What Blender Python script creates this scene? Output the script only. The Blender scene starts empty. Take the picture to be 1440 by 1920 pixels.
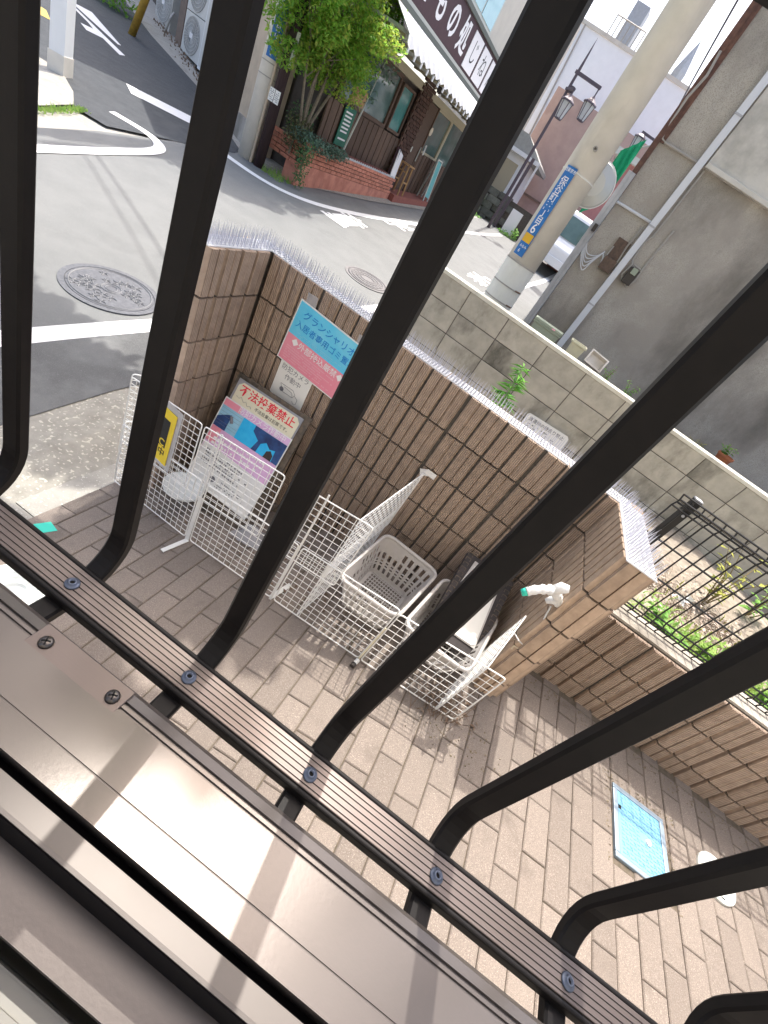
import bpy, bmesh, math, random
from mathutils import Vector, Matrix
R = random.Random(7)
S = bpy.context.scene
COL = S.collection

# ---------------------------------------------------------------- camera, light, exposure
def aim(pitch, roll, head):
    p, r, h = map(math.radians, (pitch, roll, head))
    fw = Vector((-math.sin(h)*math.cos(p), math.cos(h)*math.cos(p), -math.sin(p)))
    rt = Vector((math.cos(h), math.sin(h), 0)); up = rt.cross(fw)
    a = rt*math.cos(r) + up*math.sin(r); b = -rt*math.sin(r) + up*math.cos(r)
    return Matrix((a, b, -fw)).transposed().to_4x4()
cd = bpy.data.cameras.new('camera'); cam = bpy.data.objects.new('camera', cd); COL.objects.link(cam)
cam.matrix_world = Matrix.Translation((0, 0, 1.41)) @ aim(34.6247, 34.6841, 3.9743)
cd.sensor_fit = 'VERTICAL'; cd.sensor_height = 36; cd.lens = 36*845.03/1920
cd.clip_start = .01; cd.clip_end = 600
S.camera = cam
SUN_EL, SUN_AZ = 63.0, -6.0
w = bpy.data.worlds.new('World'); S.world = w; w.use_nodes = True
nt = w.node_tree; nt.nodes.clear()
sky = nt.nodes.new('ShaderNodeTexSky'); sky.sky_type = 'NISHITA'; sky.sun_disc = False
sky.sun_elevation = math.radians(SUN_EL); sky.sun_rotation = math.radians(SUN_AZ)
sky.dust_density = 6.0; sky.air_density = 1.0; sky.ozone_density = 1.0
bg = nt.nodes.new('ShaderNodeBackground'); bg.inputs[1].default_value = .15
wo = nt.nodes.new('ShaderNodeOutputWorld')
nt.links.new(sky.outputs[0], bg.inputs[0]); nt.links.new(bg.outputs[0], wo.inputs[0])
sd = bpy.data.lights.new('sun', 'SUN'); sd.energy = 2.05; sd.angle = math.radians(.53); sd.color = (1, .955, .88)
sun = bpy.data.objects.new('sun', sd); COL.objects.link(sun)
e, a = math.radians(SUN_EL), math.radians(SUN_AZ)
sv = Vector((math.sin(a)*math.cos(e), math.cos(a)*math.cos(e), math.sin(e)))
sun.rotation_euler = sv.to_track_quat('Z', 'Y').to_euler()
vs = S.view_settings; vs.view_transform = 'Standard'; vs.look = 'None'; vs.exposure = 1.45; vs.gamma = 1
vs.use_curve_mapping = False

# ---------------------------------------------------------------- materials
MATS = {}
def mat(name, c, rough=.75, c2=None, sc=30, mix=1, bump=0, bsc=None, metal=0, rnd=0, stain=None, ssc=2, sth=.5,
        spec=.4, alpha=1, trans=0, stretch=(1, 1, 1), sstretch=(1, 1, 1), rough2=None, wave=None, spk=None, transl=0):
    """noise mix of c and c2, larger stains, speckles, relief; all in object space"""
    m = bpy.data.materials.new(name); m.use_nodes = True; n = m.node_tree.nodes; L = m.node_tree.links
    b = n['Principled BSDF']; MATS[name] = m
    b.inputs['Roughness'].default_value = rough; b.inputs['Metallic'].default_value = metal
    b.inputs['Specular IOR Level'].default_value = spec; b.inputs['Alpha'].default_value = alpha
    b.inputs['Transmission Weight'].default_value = trans
    tc = n.new('ShaderNodeTexCoord'); oi = n.new('ShaderNodeObjectInfo')
    off = n.new('ShaderNodeVectorMath'); off.operation = 'MULTIPLY_ADD'
    cr = n.new('ShaderNodeCombineXYZ')
    for i in range(3): L.new(oi.outputs['Random'], cr.inputs[i])
    off.inputs[1].default_value = (37, 53, 71)
    L.new(cr.outputs[0], off.inputs[0]); L.new(tc.outputs['Object'], off.inputs[2])
    def noise(scale, st, det=5, ro=.6):
        mp = n.new('ShaderNodeMapping'); mp.inputs['Scale'].default_value = st; L.new(off.outputs[0], mp.inputs[0])
        t = n.new('ShaderNodeTexNoise'); t.inputs['Scale'].default_value = scale; t.inputs['Detail'].default_value = det
        t.inputs['Roughness'].default_value = ro; L.new(mp.outputs[0], t.inputs[0]); return t.outputs[0]
    def ramp(s, lo, hi):
        r = n.new('ShaderNodeMapRange'); r.inputs[1].default_value = lo; r.inputs[2].default_value = hi
        L.new(s, r.inputs[0]); return r.outputs[0]
    def mixc(f, x, y, bt='MIX'):
        q = n.new('ShaderNodeMix'); q.data_type = 'RGBA'; q.blend_type = bt
        if isinstance(f, (int, float)): q.inputs[0].default_value = f
        else: L.new(f, q.inputs[0])
        for k, v in ((6, x), (7, y)):
            if isinstance(v, tuple): q.inputs[k].default_value = (*v[:3], 1)
            else: L.new(v, q.inputs[k])
        return q.outputs[2]
    col = tuple(c)
    if c2:
        col = mixc(ramp(noise(sc, stretch), .35, .65), tuple(c), tuple(c2))
    if spk:      # (scale, colour, threshold)
        col = mixc(ramp(noise(spk[0], (1, 1, 1), 1, .3), spk[2], spk[2]+.06), col, tuple(spk[1]))
    if stain:
        col = mixc(ramp(noise(ssc, sstretch, 6, .65), sth, sth+.22), col, tuple(stain))
    if rnd:
        hv = n.new('ShaderNodeHueSaturation'); hv.inputs['Saturation'].default_value = 1
        mr = n.new('ShaderNodeMapRange'); mr.inputs[3].default_value = 1-rnd; mr.inputs[4].default_value = 1+rnd
        L.new(oi.outputs['Random'], mr.inputs[0]); L.new(mr.outputs[0], hv.inputs['Value'])
        if isinstance(col, tuple): hv.inputs['Color'].default_value = (*col[:3], 1)
        else: L.new(col, hv.inputs['Color'])
        col = hv.outputs[0]
    if wave:
        wc = n.new('ShaderNodeTexWave'); wc.bands_direction = wave[0]; wc.inputs['Scale'].default_value = wave[1]; wc.inputs['Distortion'].default_value = .4
        L.new(tc.outputs['Object'], wc.inputs[0]); gr = ramp(wc.outputs[1], -.15, .55)
        col = mixc(gr, mixc(.6, col, (.05, .038, .03)), col)
    if isinstance(col, tuple): b.inputs['Base Color'].default_value = (*col[:3], 1)
    else: L.new(col, b.inputs['Base Color'])
    if rough2 is not None:
        r = n.new('ShaderNodeMapRange'); r.inputs[3].default_value = rough; r.inputs[4].default_value = rough2
        L.new(noise(sc*.7, stretch), r.inputs[0]); L.new(r.outputs[0], b.inputs['Roughness'])
    if bump:
        bp = n.new('ShaderNodeBump'); bp.inputs['Strength'].default_value = min(1, abs(bump)); bp.inputs['Distance'].default_value = .004
        L.new(noise(bsc or sc*2, stretch), bp.inputs['Height']); prev = bp.outputs[0]
        if wave:  # (axis, scale)
            wv = n.new('ShaderNodeTexWave'); wv.bands_direction = wave[0]; wv.inputs['Scale'].default_value = wave[1]
            wv.inputs['Distortion'].default_value = .4; L.new(tc.outputs['Object'], wv.inputs[0])
            b2 = n.new('ShaderNodeBump'); b2.inputs['Strength'].default_value = .9; b2.inputs['Distance'].default_value = .004
            L.new(wv.outputs[1], b2.inputs['Height']); L.new(prev, b2.inputs['Normal']); prev = b2.outputs[0]
        L.new(prev, b.inputs['Normal'])
    if transl:
        tb = n.new('ShaderNodeBsdfTranslucent'); mx = n.new('ShaderNodeMixShader'); mx.inputs[0].default_value = transl
        if isinstance(col, tuple): tb.inputs[0].default_value = (*col[:3], 1)
        else: L.new(col, tb.inputs[0])
        L.new(b.outputs[0], mx.inputs[1]); L.new(tb.outputs[0], mx.inputs[2]); L.new(mx.outputs[0], n['Material Output'].inputs[0])
    return m

# ---------------------------------------------------------------- mesh helpers
class MB:
    def __init__(s): s.v = []; s.f = []
    def add(s, vs, fs):
        k = len(s.v); s.v += [tuple(q) for q in vs]; s.f += [tuple(i+k for i in f) for f in fs]; return s
    def box(s, x0, x1, y0, y1, z0, z1):
        return s.add([(x, y, z) for z in (z0, z1) for y in (y0, y1) for x in (x0, x1)],
                     [(0, 2, 3, 1), (4, 5, 7, 6), (0, 1, 5, 4), (2, 6, 7, 3), (0, 4, 6, 2), (1, 3, 7, 5)])
    def bar(s, p, q, a, b, up=(0, 0, 1)):
        p, q = Vector(p), Vector(q); d = (q-p).normalized(); u = Vector(up); u = (u-d*u.dot(d))
        if u.length < 1e-5: u = Vector((1, 0, 0)) - d*d.x
        u.normalize(); r = d.cross(u)
        vs = [P + r*sx*a/2 + u*sy*b/2 for P in (p, q) for sx, sy in ((-1, -1), (1, -1), (1, 1), (-1, 1))]
        return s.add(vs, [(3, 2, 1, 0), (4, 5, 6, 7), (0, 1, 5, 4), (1, 2, 6, 5), (2, 3, 7, 6), (3, 0, 4, 7)])
    def tube(s, path, r, n=6, closed=False, cap=True):
        path = [Vector(p) for p in path]; m = len(path); vs = []; u0 = None
        for i, p in enumerate(path):
            if closed: d = path[(i+1) % m]-path[i-1]
            else: d = path[min(i+1, m-1)]-path[max(i-1, 0)]
            d.normalize()
            if u0 is None:
                u0 = Vector((0, 0, 1)) if abs(d.z) < .9 else Vector((1, 0, 0))
            u = u0-d*u0.dot(d)
            if u.length < 1e-4: u = Vector((.3, 1, .2)); u = u-d*u.dot(d)
            u.normalize(); u0 = u; v = d.cross(u); rr = r[i] if isinstance(r, (list, tuple)) else r
            vs += [p + (u*math.cos(2*math.pi*k/n)+v*math.sin(2*math.pi*k/n))*rr for k in range(n)]
        fs = []
        for i in range(m if closed else m-1):
            j = (i+1) % m
            fs += [(i*n+k, i*n+(k+1) % n, j*n+(k+1) % n, j*n+k) for k in range(n)]
        if cap and not closed: fs += [tuple(range(n))[::-1], tuple((m-1)*n+k for k in range(n))]
        return s.add(vs, fs)
    def prism(s, pts, vec):
        vec = Vector(vec); n = len(pts); vs = [Vector(p) for p in pts]; vs += [p+vec for p in vs]
        return s.add(vs, [tuple(range(n))[::-1], tuple(range(n, 2*n))] + [(i, (i+1) % n, n+(i+1) % n, n+i) for i in range(n)])
    def poly(s, pts): return s.add(pts, [tuple(range(len(pts)))])
    def lathe(s, prof, c=(0, 0, 0), n=20, M=None):
        c = Vector(c); vs = []
        for r, z in prof:
            for k in range(n):
                p = Vector((r*math.cos(2*math.pi*k/n), r*math.sin(2*math.pi*k/n), z))
                vs.append((M @ p if M else p)+c)
        fs = [(i*n+k, i*n+(k+1) % n, (i+1)*n+(k+1) % n, (i+1)*n+k) for i in range(len(prof)-1) for k in range(n)]
        fs += [tuple(range(n))[::-1], tuple((len(prof)-1)*n+k for k in range(n))]
        return s.add(vs, fs)
    def mesh(s, name, m):
        me = bpy.data.meshes.new(name); me.from_pydata([tuple(q) for q in s.v], [], s.f)
        if m: me.materials.append(MATS[m] if isinstance(m, str) else m)
        bm = bmesh.new(); bm.from_mesh(me); bmesh.ops.recalc_face_normals(bm, faces=bm.faces); bm.to_mesh(me); bm.free()
        me.update(); return me
    def build(s, name, m, parent=None, smooth=False, bevel=0, mods=()):
        o = bpy.data.objects.new(name, s.mesh(name, m)); COL.objects.link(o); put(o, parent)
        if smooth:
            for p in o.data.polygons: p.use_smooth = True
        if bevel:
            b = o.modifiers.new('bevel', 'BEVEL'); b.width = bevel; b.segments = 2; b.limit_method = 'ANGLE'
        return o
def put(o, parent):
    if parent is not None:
        o.parent = parent
        if parent.type == 'EMPTY' and parent.get('_w', 1):
            o.matrix_parent_inverse = parent.matrix_basis.inverted()
    return o
def thing(name, label, cat, loc=(0, 0, 0), group=None, world=True):
    o = bpy.data.objects.new(name, None); COL.objects.link(o); o.location = loc; o.empty_display_size = .1
    o['_w'] = 1 if world else 0
    return tag(o, label, cat, group)
def tag(o, label, cat, group=None):
    o['label'] = label; o['category'] = cat
    if group: o['group'] = group
    return o
def struct(o): o['kind'] = 'structure'; return o
def stuff(o): o['kind'] = 'stuff'; return o
def inst(o, parent=None, M=None):
    c = o.copy(); COL.objects.link(c)
    if parent is not None: c.parent = parent
    if M is not None: c.matrix_basis = M
    return c
def dup(root, loc, rotz=0, label=None):
    r = root.copy(); COL.objects.link(r); r.location = loc; r.rotation_euler = (0, 0, rotz)
    if label: r['label'] = label
    for ch in root.children:
        c = ch.copy(); COL.objects.link(c); c.parent = r
        for g_ in ch.children:
            d = g_.copy(); COL.objects.link(d); d.parent = c
    return r
def frame(o, right, up):
    r = Vector(right).normalized(); u = Vector(up); u = (u-r*u.dot(r)).normalized(); nn = r.cross(u)
    M = Matrix((r, u, nn)).transposed().to_4x4(); M.translation = Vector(o); return M
def text(s, size, m, M, parent=None, name='lettering', ext=0, align='CENTER', sx=1, bold=0):
    cu = bpy.data.curves.new(name, 'FONT'); cu.body = s; cu.size = size; cu.align_x = align; cu.align_y = 'CENTER'
    cu.extrude = ext; cu.resolution_u = 3; cu.offset = bold*size
    t = bpy.data.objects.new('tmp', cu); COL.objects.link(t)
    me = bpy.data.meshes.new_from_object(t); bpy.data.objects.remove(t)
    me.transform(Matrix.Scale(sx, 4, (1, 0, 0))); me.transform(M); me.materials.clear(); me.materials.append(MATS[m]); me.name = name
    o = bpy.data.objects.new(name, me); COL.objects.link(o); return put(o, parent)
def smallprint(M, w, h, rows, m, parent, name='small_print', fill=.75, ragged=.3):
    """rows of tiny unreadable marks, flat print"""
    b = MB(); dh = h/rows
    for i in range(rows):
        x = -w/2; y = h/2-dh*(i+.5); end = w/2-R.random()*w*ragged
        while x < end:
            l = dh*R.uniform(.3, .7)
            if R.random() < fill:
                b.poly([M @ Vector(q) for q in ((x, y-dh*.25, 0), (x+l, y-dh*.25, 0), (x+l, y+dh*.25*R.uniform(.6, 1), 0), (x, y+dh*.25*R.uniform(.6, 1), 0))])
            x += l+dh*.2
    return stuff(b.build(name, m, parent))
def rect(M, x0, x1, y0, y1, z=0): return [M @ Vector(q) for q in ((x0, y0, z), (x1, y0, z), (x1, y1, z), (x0, y1, z))]

ROAD = (-.651, -.01, .075)
def rz(x, y): return ROAD[0]+ROAD[1]*x+ROAD[2]*y
def gz(x, y=0):
    t = (0.75-x)/0.15
    return -0.06-0.2*0.15*(math.log1p(math.exp(t)) if t < 50 else t)
# ---------------------------------------------------------------- palette
mat('bronze_rail', (.12, .098, .09), .40, (.115, .093, .086), 60, metal=.55, stretch=(.02, 1, 1), bump=.03, bsc=300, spec=.5)
mat('bronze_dark', (.0045, .0036, .0036), .5, (.0068, .0053, .0053), 90, metal=.0, spec=.22, bump=.02)
mat('bronze_sill', (.125, .110, .102), .26, (.113, .099, .092), 5, metal=.45, rough2=.33, stain=(.095, .083, .077), ssc=9, sth=.6, bump=.02, bsc=400)
mat('bronze_track', (.115, .101, .093), .45, (.104, .092, .084), 5, metal=.3)
mat('rubber_and_shade', (.006, .005, .006), .9, spec=.1)
mat('inner_sill', (.22, .212, .188), .5, (.195, .188, .166), 12)
mat('rivet_steel', (.12, .14, .19), .45, metal=.6)
mat('screw_steel', (.10, .09, .085), .35, metal=.9)
mat('black', (.004, .004, .004), .8)
mat('paver', (.235, .197, .169), .9, (.165, .138, .118), 240, bump=.5, bsc=380, rnd=.12, stain=(.135, .112, .096), ssc=7, sth=.57, spk=(420, (.40, .35, .305), .65))
mat('joint_sand', (.15, .12, .095), 1, (.10, .085, .06), 40, bump=.6, bsc=200)
mat('moss', (.17, .15, .10), 1, (.22, .17, .12), 60, bump=.5)
mat('rib_block', (.50, .38, .292), .95, (.405, .305, .235), 26, bump=.7, bsc=300, rnd=.10, stain=(.14, .105, .078), ssc=5, sth=.60, sstretch=(1, 1, .35), wave=('X', 36))
mat('rib_block_side', (.56, .42, .31), .95, (.46, .34, .25), 26, bump=.7, bsc=300, rnd=.08, stain=(.2, .15, .11), ssc=5, sth=.64, sstretch=(1, 1, .35), wave=('Y', 36))
mat('mortar', (.10, .088, .076), 1, (.06, .053, .046), 30, bump=.5)
mat('coping_pale', (.70, .70, .60), .9, (.66, .62, .53), 18, bump=.4, stain=(.5, .47, .4), ssc=4)
mat('shoulder_dark', (.125, .128, .128), .85, (.095, .097, .098), 2.5, bump=.55, bsc=260, stain=(.185, .19, .19), ssc=1.6, sth=.50, spk=(300, (.2, .2, .2), .63))
mat('concrete_cap', (.42, .39, .34), .9, (.33, .30, .26), 18, bump=.4, stain=(.2, .18, .15), ssc=4)
mat('concrete_block', (.50, .47, .395), .95, (.39, .365, .305), 9, bump=.5, bsc=140, rnd=.06, stain=(.11, .105, .085), ssc=2.6, sth=.52, sstretch=(1, 1, .55))
mat('grey_mortar', (.46, .43, .38), .95, (.33, .30, .265), 2.2, bump=.6, bsc=60, stain=(.17, .155, .135), ssc=1.1, sth=.47, sstretch=(1, 1, .5), spk=(170, (.33, .305, .27), .54))
mat('pale_mortar', (.60, .575, .525), .95, (.52, .50, .45), 3, bump=.5, bsc=70, stain=(.22, .21, .19), ssc=1.2, sth=.56)
mat('road_asphalt', (.174, .180, .179), .82, (.150, .156, .156), 3, bump=.55, bsc=260, stain=(.117, .121, .122), ssc=.7, sth=.55, spk=(300, (.22, .225, .222), .62))
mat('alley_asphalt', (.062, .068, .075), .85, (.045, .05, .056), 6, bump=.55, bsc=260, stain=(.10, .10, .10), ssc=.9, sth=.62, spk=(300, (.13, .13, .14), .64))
mat('old_concrete', (.38, .365, .33), .95, (.30, .288, .26), 8, bump=.7, bsc=150, stain=(.18, .17, .15), ssc=3, sth=.58, spk=(90, (.52, .5, .45), .66))
mat('gutter_concrete', (.34, .325, .285), .95, (.27, .258, .225), 14, bump=.9, bsc=90, stain=(.20, .19, .165), ssc=4, sth=.56, spk=(60, (.52, .49, .42), .62))
mat('line_paint', (.80, .80, .80), .7, (.74, .74, .74), 12, stain=(.5, .5, .5), ssc=9, sth=.68)
mat('yellow_paint', (.62, .46, .09), .7, (.5, .38, .1), 20)
mat('cast_iron', (.135, .14, .155), .55, (.09, .094, .105), 40, metal=.3, bump=.3, bsc=200)
mat('iron_relief', (.21, .214, .225), .5, metal=.3)
mat('pink_iron', (.165, .158, .162), .6, (.13, .125, .128), 30)
mat('white_wire', (.80, .80, .78), .45)
mat('white_plastic', (.78, .78, .76), .5, (.72, .72, .70), 20)
mat('spike_plastic', (.74, .76, .80), .3, alpha=.85, spec=.6)
mat('spike_pin', (.55, .56, .64), .3, spec=.6, metal=.3)
mat('basket_grey', (.50, .475, .455), .5, (.46, .435, .415), 30)
mat('dark_plastic', (.055, .045, .045), .7, (.035, .03, .03), 20, stain=(.10, .085, .075), ssc=12, sth=.6)
mat('label_white', (.80, .79, .75), .5)
mat('ink_black', (.02, .02, .02), .7)
mat('ink_grey', (.18, .18, .2), .7)
mat('ink_blue', (.01, .21, .62), .6)
mat('ink_white', (.82, .8, .8), .6)
mat('ink_red', (.75, .03, .06), .6)
mat('poster_cyan', (.07, .53, .80), .3, (.17, .60, .80), 7, spec=.5)
mat('poster_cyan_pale', (.24, .62, .80), .3, (.2, .58, .78), 7)
mat('poster_pink', (.80, .26, .34), .3, (.80, .30, .38), 6)
mat('poster_pink_pale', (.82, .42, .50), .3, (.82, .40, .47), 6)
mat('lilac', (.72, .46, .70), .35, (.68, .40, .64), 8)
mat('picture_blue', (.03, .09, .26), .35, (.015, .03, .11), 14)
mat('picture_cyan', (.02, .42, .80), .35, (.04, .5, .85), 30)
mat('picture_sky', (.25, .50, .68), .35, (.33, .58, .72), 10)
mat('cream', (.74, .69, .52), .5, (.70, .65, .49), 9)
mat('dirty_board', (.16, .125, .095), .9, (.09, .075, .06), 40, stain=(.03, .028, .024), ssc=14, sth=.5)
mat('steel_plate', (.36, .36, .38), .5, (.3, .3, .32), 20, metal=.3)
mat('sign_yellow', (.78, .58, .03), .5)
mat('frosted', (.74, .77, .76), .4, alpha=.8)
mat('clear_film', (.62, .63, .66), .25, alpha=.42, spec=.6)
mat('tape_cream', (.60, .52, .40), .7)
mat('tape_white', (.78, .78, .76), .5, (.66, .66, .66), 60, bump=.6, bsc=120)
mat('tape_green', (.04, .55, .42), .5)
mat('cover_blue', (.20, .43, .60), .4, (.17, .39, .56), 20, metal=.1, spec=.6)
mat('cover_frame', (.26, .33, .40), .45, metal=.3)
mat('cover_white', (.66, .69, .66), .5, (.58, .61, .58), 25)
mat('fence_black', (.012, .012, .012), .5)
mat('soil', (.32, .28, .225), 1, (.22, .185, .145), 14, bump=.9, bsc=60, stain=(.46, .41, .33), ssc=5, sth=.55)
mat('dry_twig', (.13, .085, .06), 1, (.2, .14, .1), 30)
mat('grass', (.22, .42, .09), .8, (.36, .46, .13), 12, transl=.4)
mat('weed_leaf', (.18, .42, .08), .7, (.28, .48, .11), 20, rnd=.2, transl=.4)
mat('weed_yellow', (.34, .33, .06), .8, (.22, .26, .05), 16)
mat('weed_stem', (.22, .17, .08), .9)
mat('shoot_leaf', (.10, .34, .05), .6, (.19, .42, .06), 30)
mat('pole_concrete', (.72, .685, .62), .9, (.65, .62, .56), 6, bump=.35, bsc=160, stain=(.46, .43, .385), ssc=1.6, sth=.55, sstretch=(1, 1, .3))
mat('pole_pale', (.76, .75, .69), .9, (.70, .69, .63), 6, bump=.3, bsc=160)
mat('sign_blue', (.02, .14, .42), .4, (.03, .17, .46), 12)
mat('sign_amber', (.74, .42, .02), .5)
mat('mirror_back', (.50, .51, .49), .45, metal=.4)
mat('white_paint', (.76, .77, .77), .5, (.70, .71, .71), 9)
mat('pipe_white', (.62, .64, .68), .45)
mat('pipe_grey', (.42, .43, .46), .5, (.36, .37, .39), 12, metal=.2)
mat('rust', (.17, .09, .065), .9, (.10, .055, .045), 25, bump=.4)
mat('meter_rust', (.15, .10, .075), .8, (.09, .065, .05), 30)
mat('meter_glass', (.035, .03, .028), .3)
mat('conduit', (.36, .34, .31), .6)
mat('box_green', (.34, .385, .30), .6, (.30, .345, .265), 12)
mat('bin_cream', (.68, .65, .46), .6, (.60, .57, .41), 10)
mat('tray_white', (.66, .62, .56), .6, (.5, .45, .38), 6)
mat('terracotta', (.40, .15, .07), .85, (.33, .12, .06), 20)
mat('ledge_wood', (.065, .035, .04), .9, (.045, .028, .03), 20)
mat('brick_red', (.58, .245, .17), .9, (.42, .16, .105), 18, rnd=.13, bump=.4, bsc=120)
mat('brick_plain', (.60, .26, .185), .9, (.44, .175, .125), 5, bump=.3, stain=(.22, .10, .075), ssc=2.5, sth=.56, sstretch=(1, 1, .4))
mat('step_red', (.30, .11, .085), .9, (.25, .09, .07), 20)
mat('plank_dark', (.14, .088, .062), .8, (.09, .058, .042), 30, rnd=.22, stretch=(6, 6, .6), bump=.3)
mat('brick_dark', (.10, .05, .035), .9, (.06, .032, .025), 14, bump=.5, rnd=.2)
mat('frame_cream', (.42, .37, .26), .7)
mat('glass_dark', (.07, .12, .11), .06, (.10, .16, .145), 4, spec=.6)
mat('glass_teal', (.05, .20, .19), .1, (.07, .24, .22), 5, spec=.5)
mat('glass_sky', (.30, .56, .62), .08, (.26, .5, .58), 3, spec=.7)
mat('awning_white', (.80, .80, .80), .8, (.74, .74, .74), 6)
mat('soffit', (.42, .43, .38), .8, (.36, .37, .33), 7)
mat('sign_brown', (.06, .020, .028), .6, (.045, .016, .022), 18)
mat('trim_green', (.10, .115, .10), .6)
mat('trim_pale', (.52, .53, .48), .6)
mat('render_cream', (.60, .57, .50), .9, (.55, .52, .46), 4, bump=.2, stain=(.44, .41, .36), ssc=1.2, sth=.58)
mat('notice_green', (.015, .14, .09), .6)
mat('wood_light', (.42, .25, .11), .7, (.34, .2, .09), 30, stretch=(4, 4, .5))
mat('aqua_board', (.10, .36, .36), .6, (.13, .40, .40), 8)
mat('pole_wood', (.032, .018, .020), .85, (.05, .03, .03), 20, stretch=(3, 3, .2), bump=.4)
mat('leaf_a', (.26, .48, .06), .5, (.34, .54, .09), 9, transl=.62)
mat('leaf_b', (.20, .42, .06), .55, (.25, .46, .08), 9, transl=.62)
mat('leaf_c', (.36, .46, .07), .5, (.42, .48, .10), 9, transl=.62)
mat('shrub_leaf', (.07, .17, .06), .7, (.11, .22, .08), 12)
mat('shrub_grey', (.13, .21, .15), .7, (.10, .17, .12), 12)
mat('shrub_brown', (.12, .11, .05), .8, (.085, .10, .04), 12)
mat('bark', (.24, .20, .15), .9, (.17, .14, .1), 30, bump=.5)
mat('wall_beige', (.52, .42, .31), .9, (.47, .38, .28), 4, stain=(.36, .29, .22), ssc=1.5)
mat('wall_dark', (.10, .085, .075), .9, (.07, .06, .055), 6, bump=.3)
mat('wall_brown', (.23, .165, .13), .9, (.18, .13, .105), 8)
mat('ac_body', (.50, .475, .44), .6, (.45, .43, .40), 10)
mat('ac_pale', (.62, .62, .60), .5, (.58, .58, .56), 10)
mat('ac_grille', (.30, .295, .29), .5)
mat('ac_dark', (.05, .05, .05), .7)
mat('yellow_guard', (.50, .31, .04), .7, (.36, .22, .04), 14)
mat('house_white', (.80, .82, .84), .8, (.76, .78, .8), 3)
mat('house_pink', (.50, .36, .31), .9, (.44, .31, .27), 2.5, bump=.2, stain=(.36, .25, .215), ssc=.9, sth=.56)
mat('roof_grey', (.36, .36, .33), .8, (.3, .3, .28), 8)
mat('wall_stone', (.15, .155, .14), .95, (.10, .105, .095), 9, rnd=.2, bump=.4)
mat('green_net', (.012, .30, .13), .8, (.016, .36, .16), 8)
mat('lamp_iron', (.10, .08, .095), .5, metal=.3)
mat('lamp_glass', (.60, .62, .62), .3, alpha=.7)
mat('car_white', (.80, .80, .82), .25, spec=.6)
mat('tyre', (.015, .015, .015), .9)
mat('cable', (.03, .025, .035), .6)
mat('red_tile', (.38, .17, .16), .8, (.32, .14, .13), 8)
mat('litter', (.50, .42, .36), .9, (.30, .23, .18), 9)
# ================================================================ terrain, road, yard
b = MB()                                           # ground: one sheet following the rising street
xs = [-150, -60, -30, -20, -14, -10, -8, -6, -4, -3, -2.1, -1.0, 0, 3, 6, 20, 60, 150]; ys = [-60, -10, -2, 0, 2, 4, 6, 9, 12, 16, 20, 25, 30, 60, 200]
for y in ys:
    for x in xs: b.v.append((x, y, rz(x, y)-.025 - (.55 if (x >= -2.1 and y < 4.2) else 0)))
nx = len(xs)
for j in range(len(ys)-1):
    for i in range(nx-1): b.f.append((j*nx+i, j*nx+i+1, (j+1)*nx+i+1, (j+1)*nx+i))
struct(b.build('ground', 'old_concrete'))
def sheet(pts, dz, m, name, parent=None, fine=0):
    return MB().poly([(x, y, rz(x, y)+dz) for x, y in pts]).build(name, m, parent)
road = struct(sheet([(-1.93, -3), (-1.98, 2.3), (-1.75, 4.3), (-.9, 4.55), (-.5, 6), (-.3, 10), (-.2, 30), (-4.6, 30), (-4.9, 16), (-5.2, 11), (-5.5, 9.1), (-6.2, 8.0), (-6.1, 6.9), (-5.9, 5.2), (-5.5, 3.6), (-5.0, 1.5), (-5.5, -3)], 0, 'road_asphalt', 'road'))
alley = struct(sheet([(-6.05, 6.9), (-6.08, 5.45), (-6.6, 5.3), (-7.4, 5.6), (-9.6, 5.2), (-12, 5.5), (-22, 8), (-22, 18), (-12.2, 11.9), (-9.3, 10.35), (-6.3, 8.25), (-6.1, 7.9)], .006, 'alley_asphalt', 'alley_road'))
struct(sheet([(-5.35, 3.3), (-6.15, 4.55), (-6.5, 5.35), (-6.95, 5.7), (-7.6, 6.05), (-10, 5.5), (-10, 2), (-5.0, 1.5)], .02, 'old_concrete', 'concrete_apron'))
struct(sheet([(-6.2, 8.2), (-5.45, 8.35), (-5.2, 9.2), (-5.0, 11), (-4.85, 16), (-5.3, 16.2), (-5.7, 9.2)], .012, 'gutter_concrete', 'shop_kerb_strip'))
# gutter beside the yard: rough aggregate, then a smooth kerb
b = MB()
for (x0, x1, dz) in ((-1.95, -1.47, .0),):
    n = 14
    for i in range(n+1):
        y = -1+i*(3.9/n); b.v += [(-2.0, y, rz(-2.0, y)-.004), (-1.70, y, -.535+.035*y), (x1, y, -.512+.012*y)]
    for i in range(n): b.f += [(3*i, 3*i+1, 3*i+4, 3*i+3), (3*i+1, 3*i+2, 3*i+5, 3*i+4)]
struct(b.build('gutter', 'gutter_concrete'))
b = MB()
for y0, y1 in ((-1, -.42), (-.415, .17), (.175, .76), (.765, 1.05), (1.055, 1.64), (1.645, 2.9)):
    b.add([(x, y, z) for z, k in ((-.7, 0), (-.488, 0)) for y in (y0, y1) for x in (-1.465, -1.338)], [(0, 2, 3, 1), (4, 5, 7, 6), (0, 1, 5, 4), (2, 6, 7, 3), (0, 4, 6, 2), (1, 3, 7, 5)])
struct(b.build('kerb', 'old_concrete'))

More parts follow.
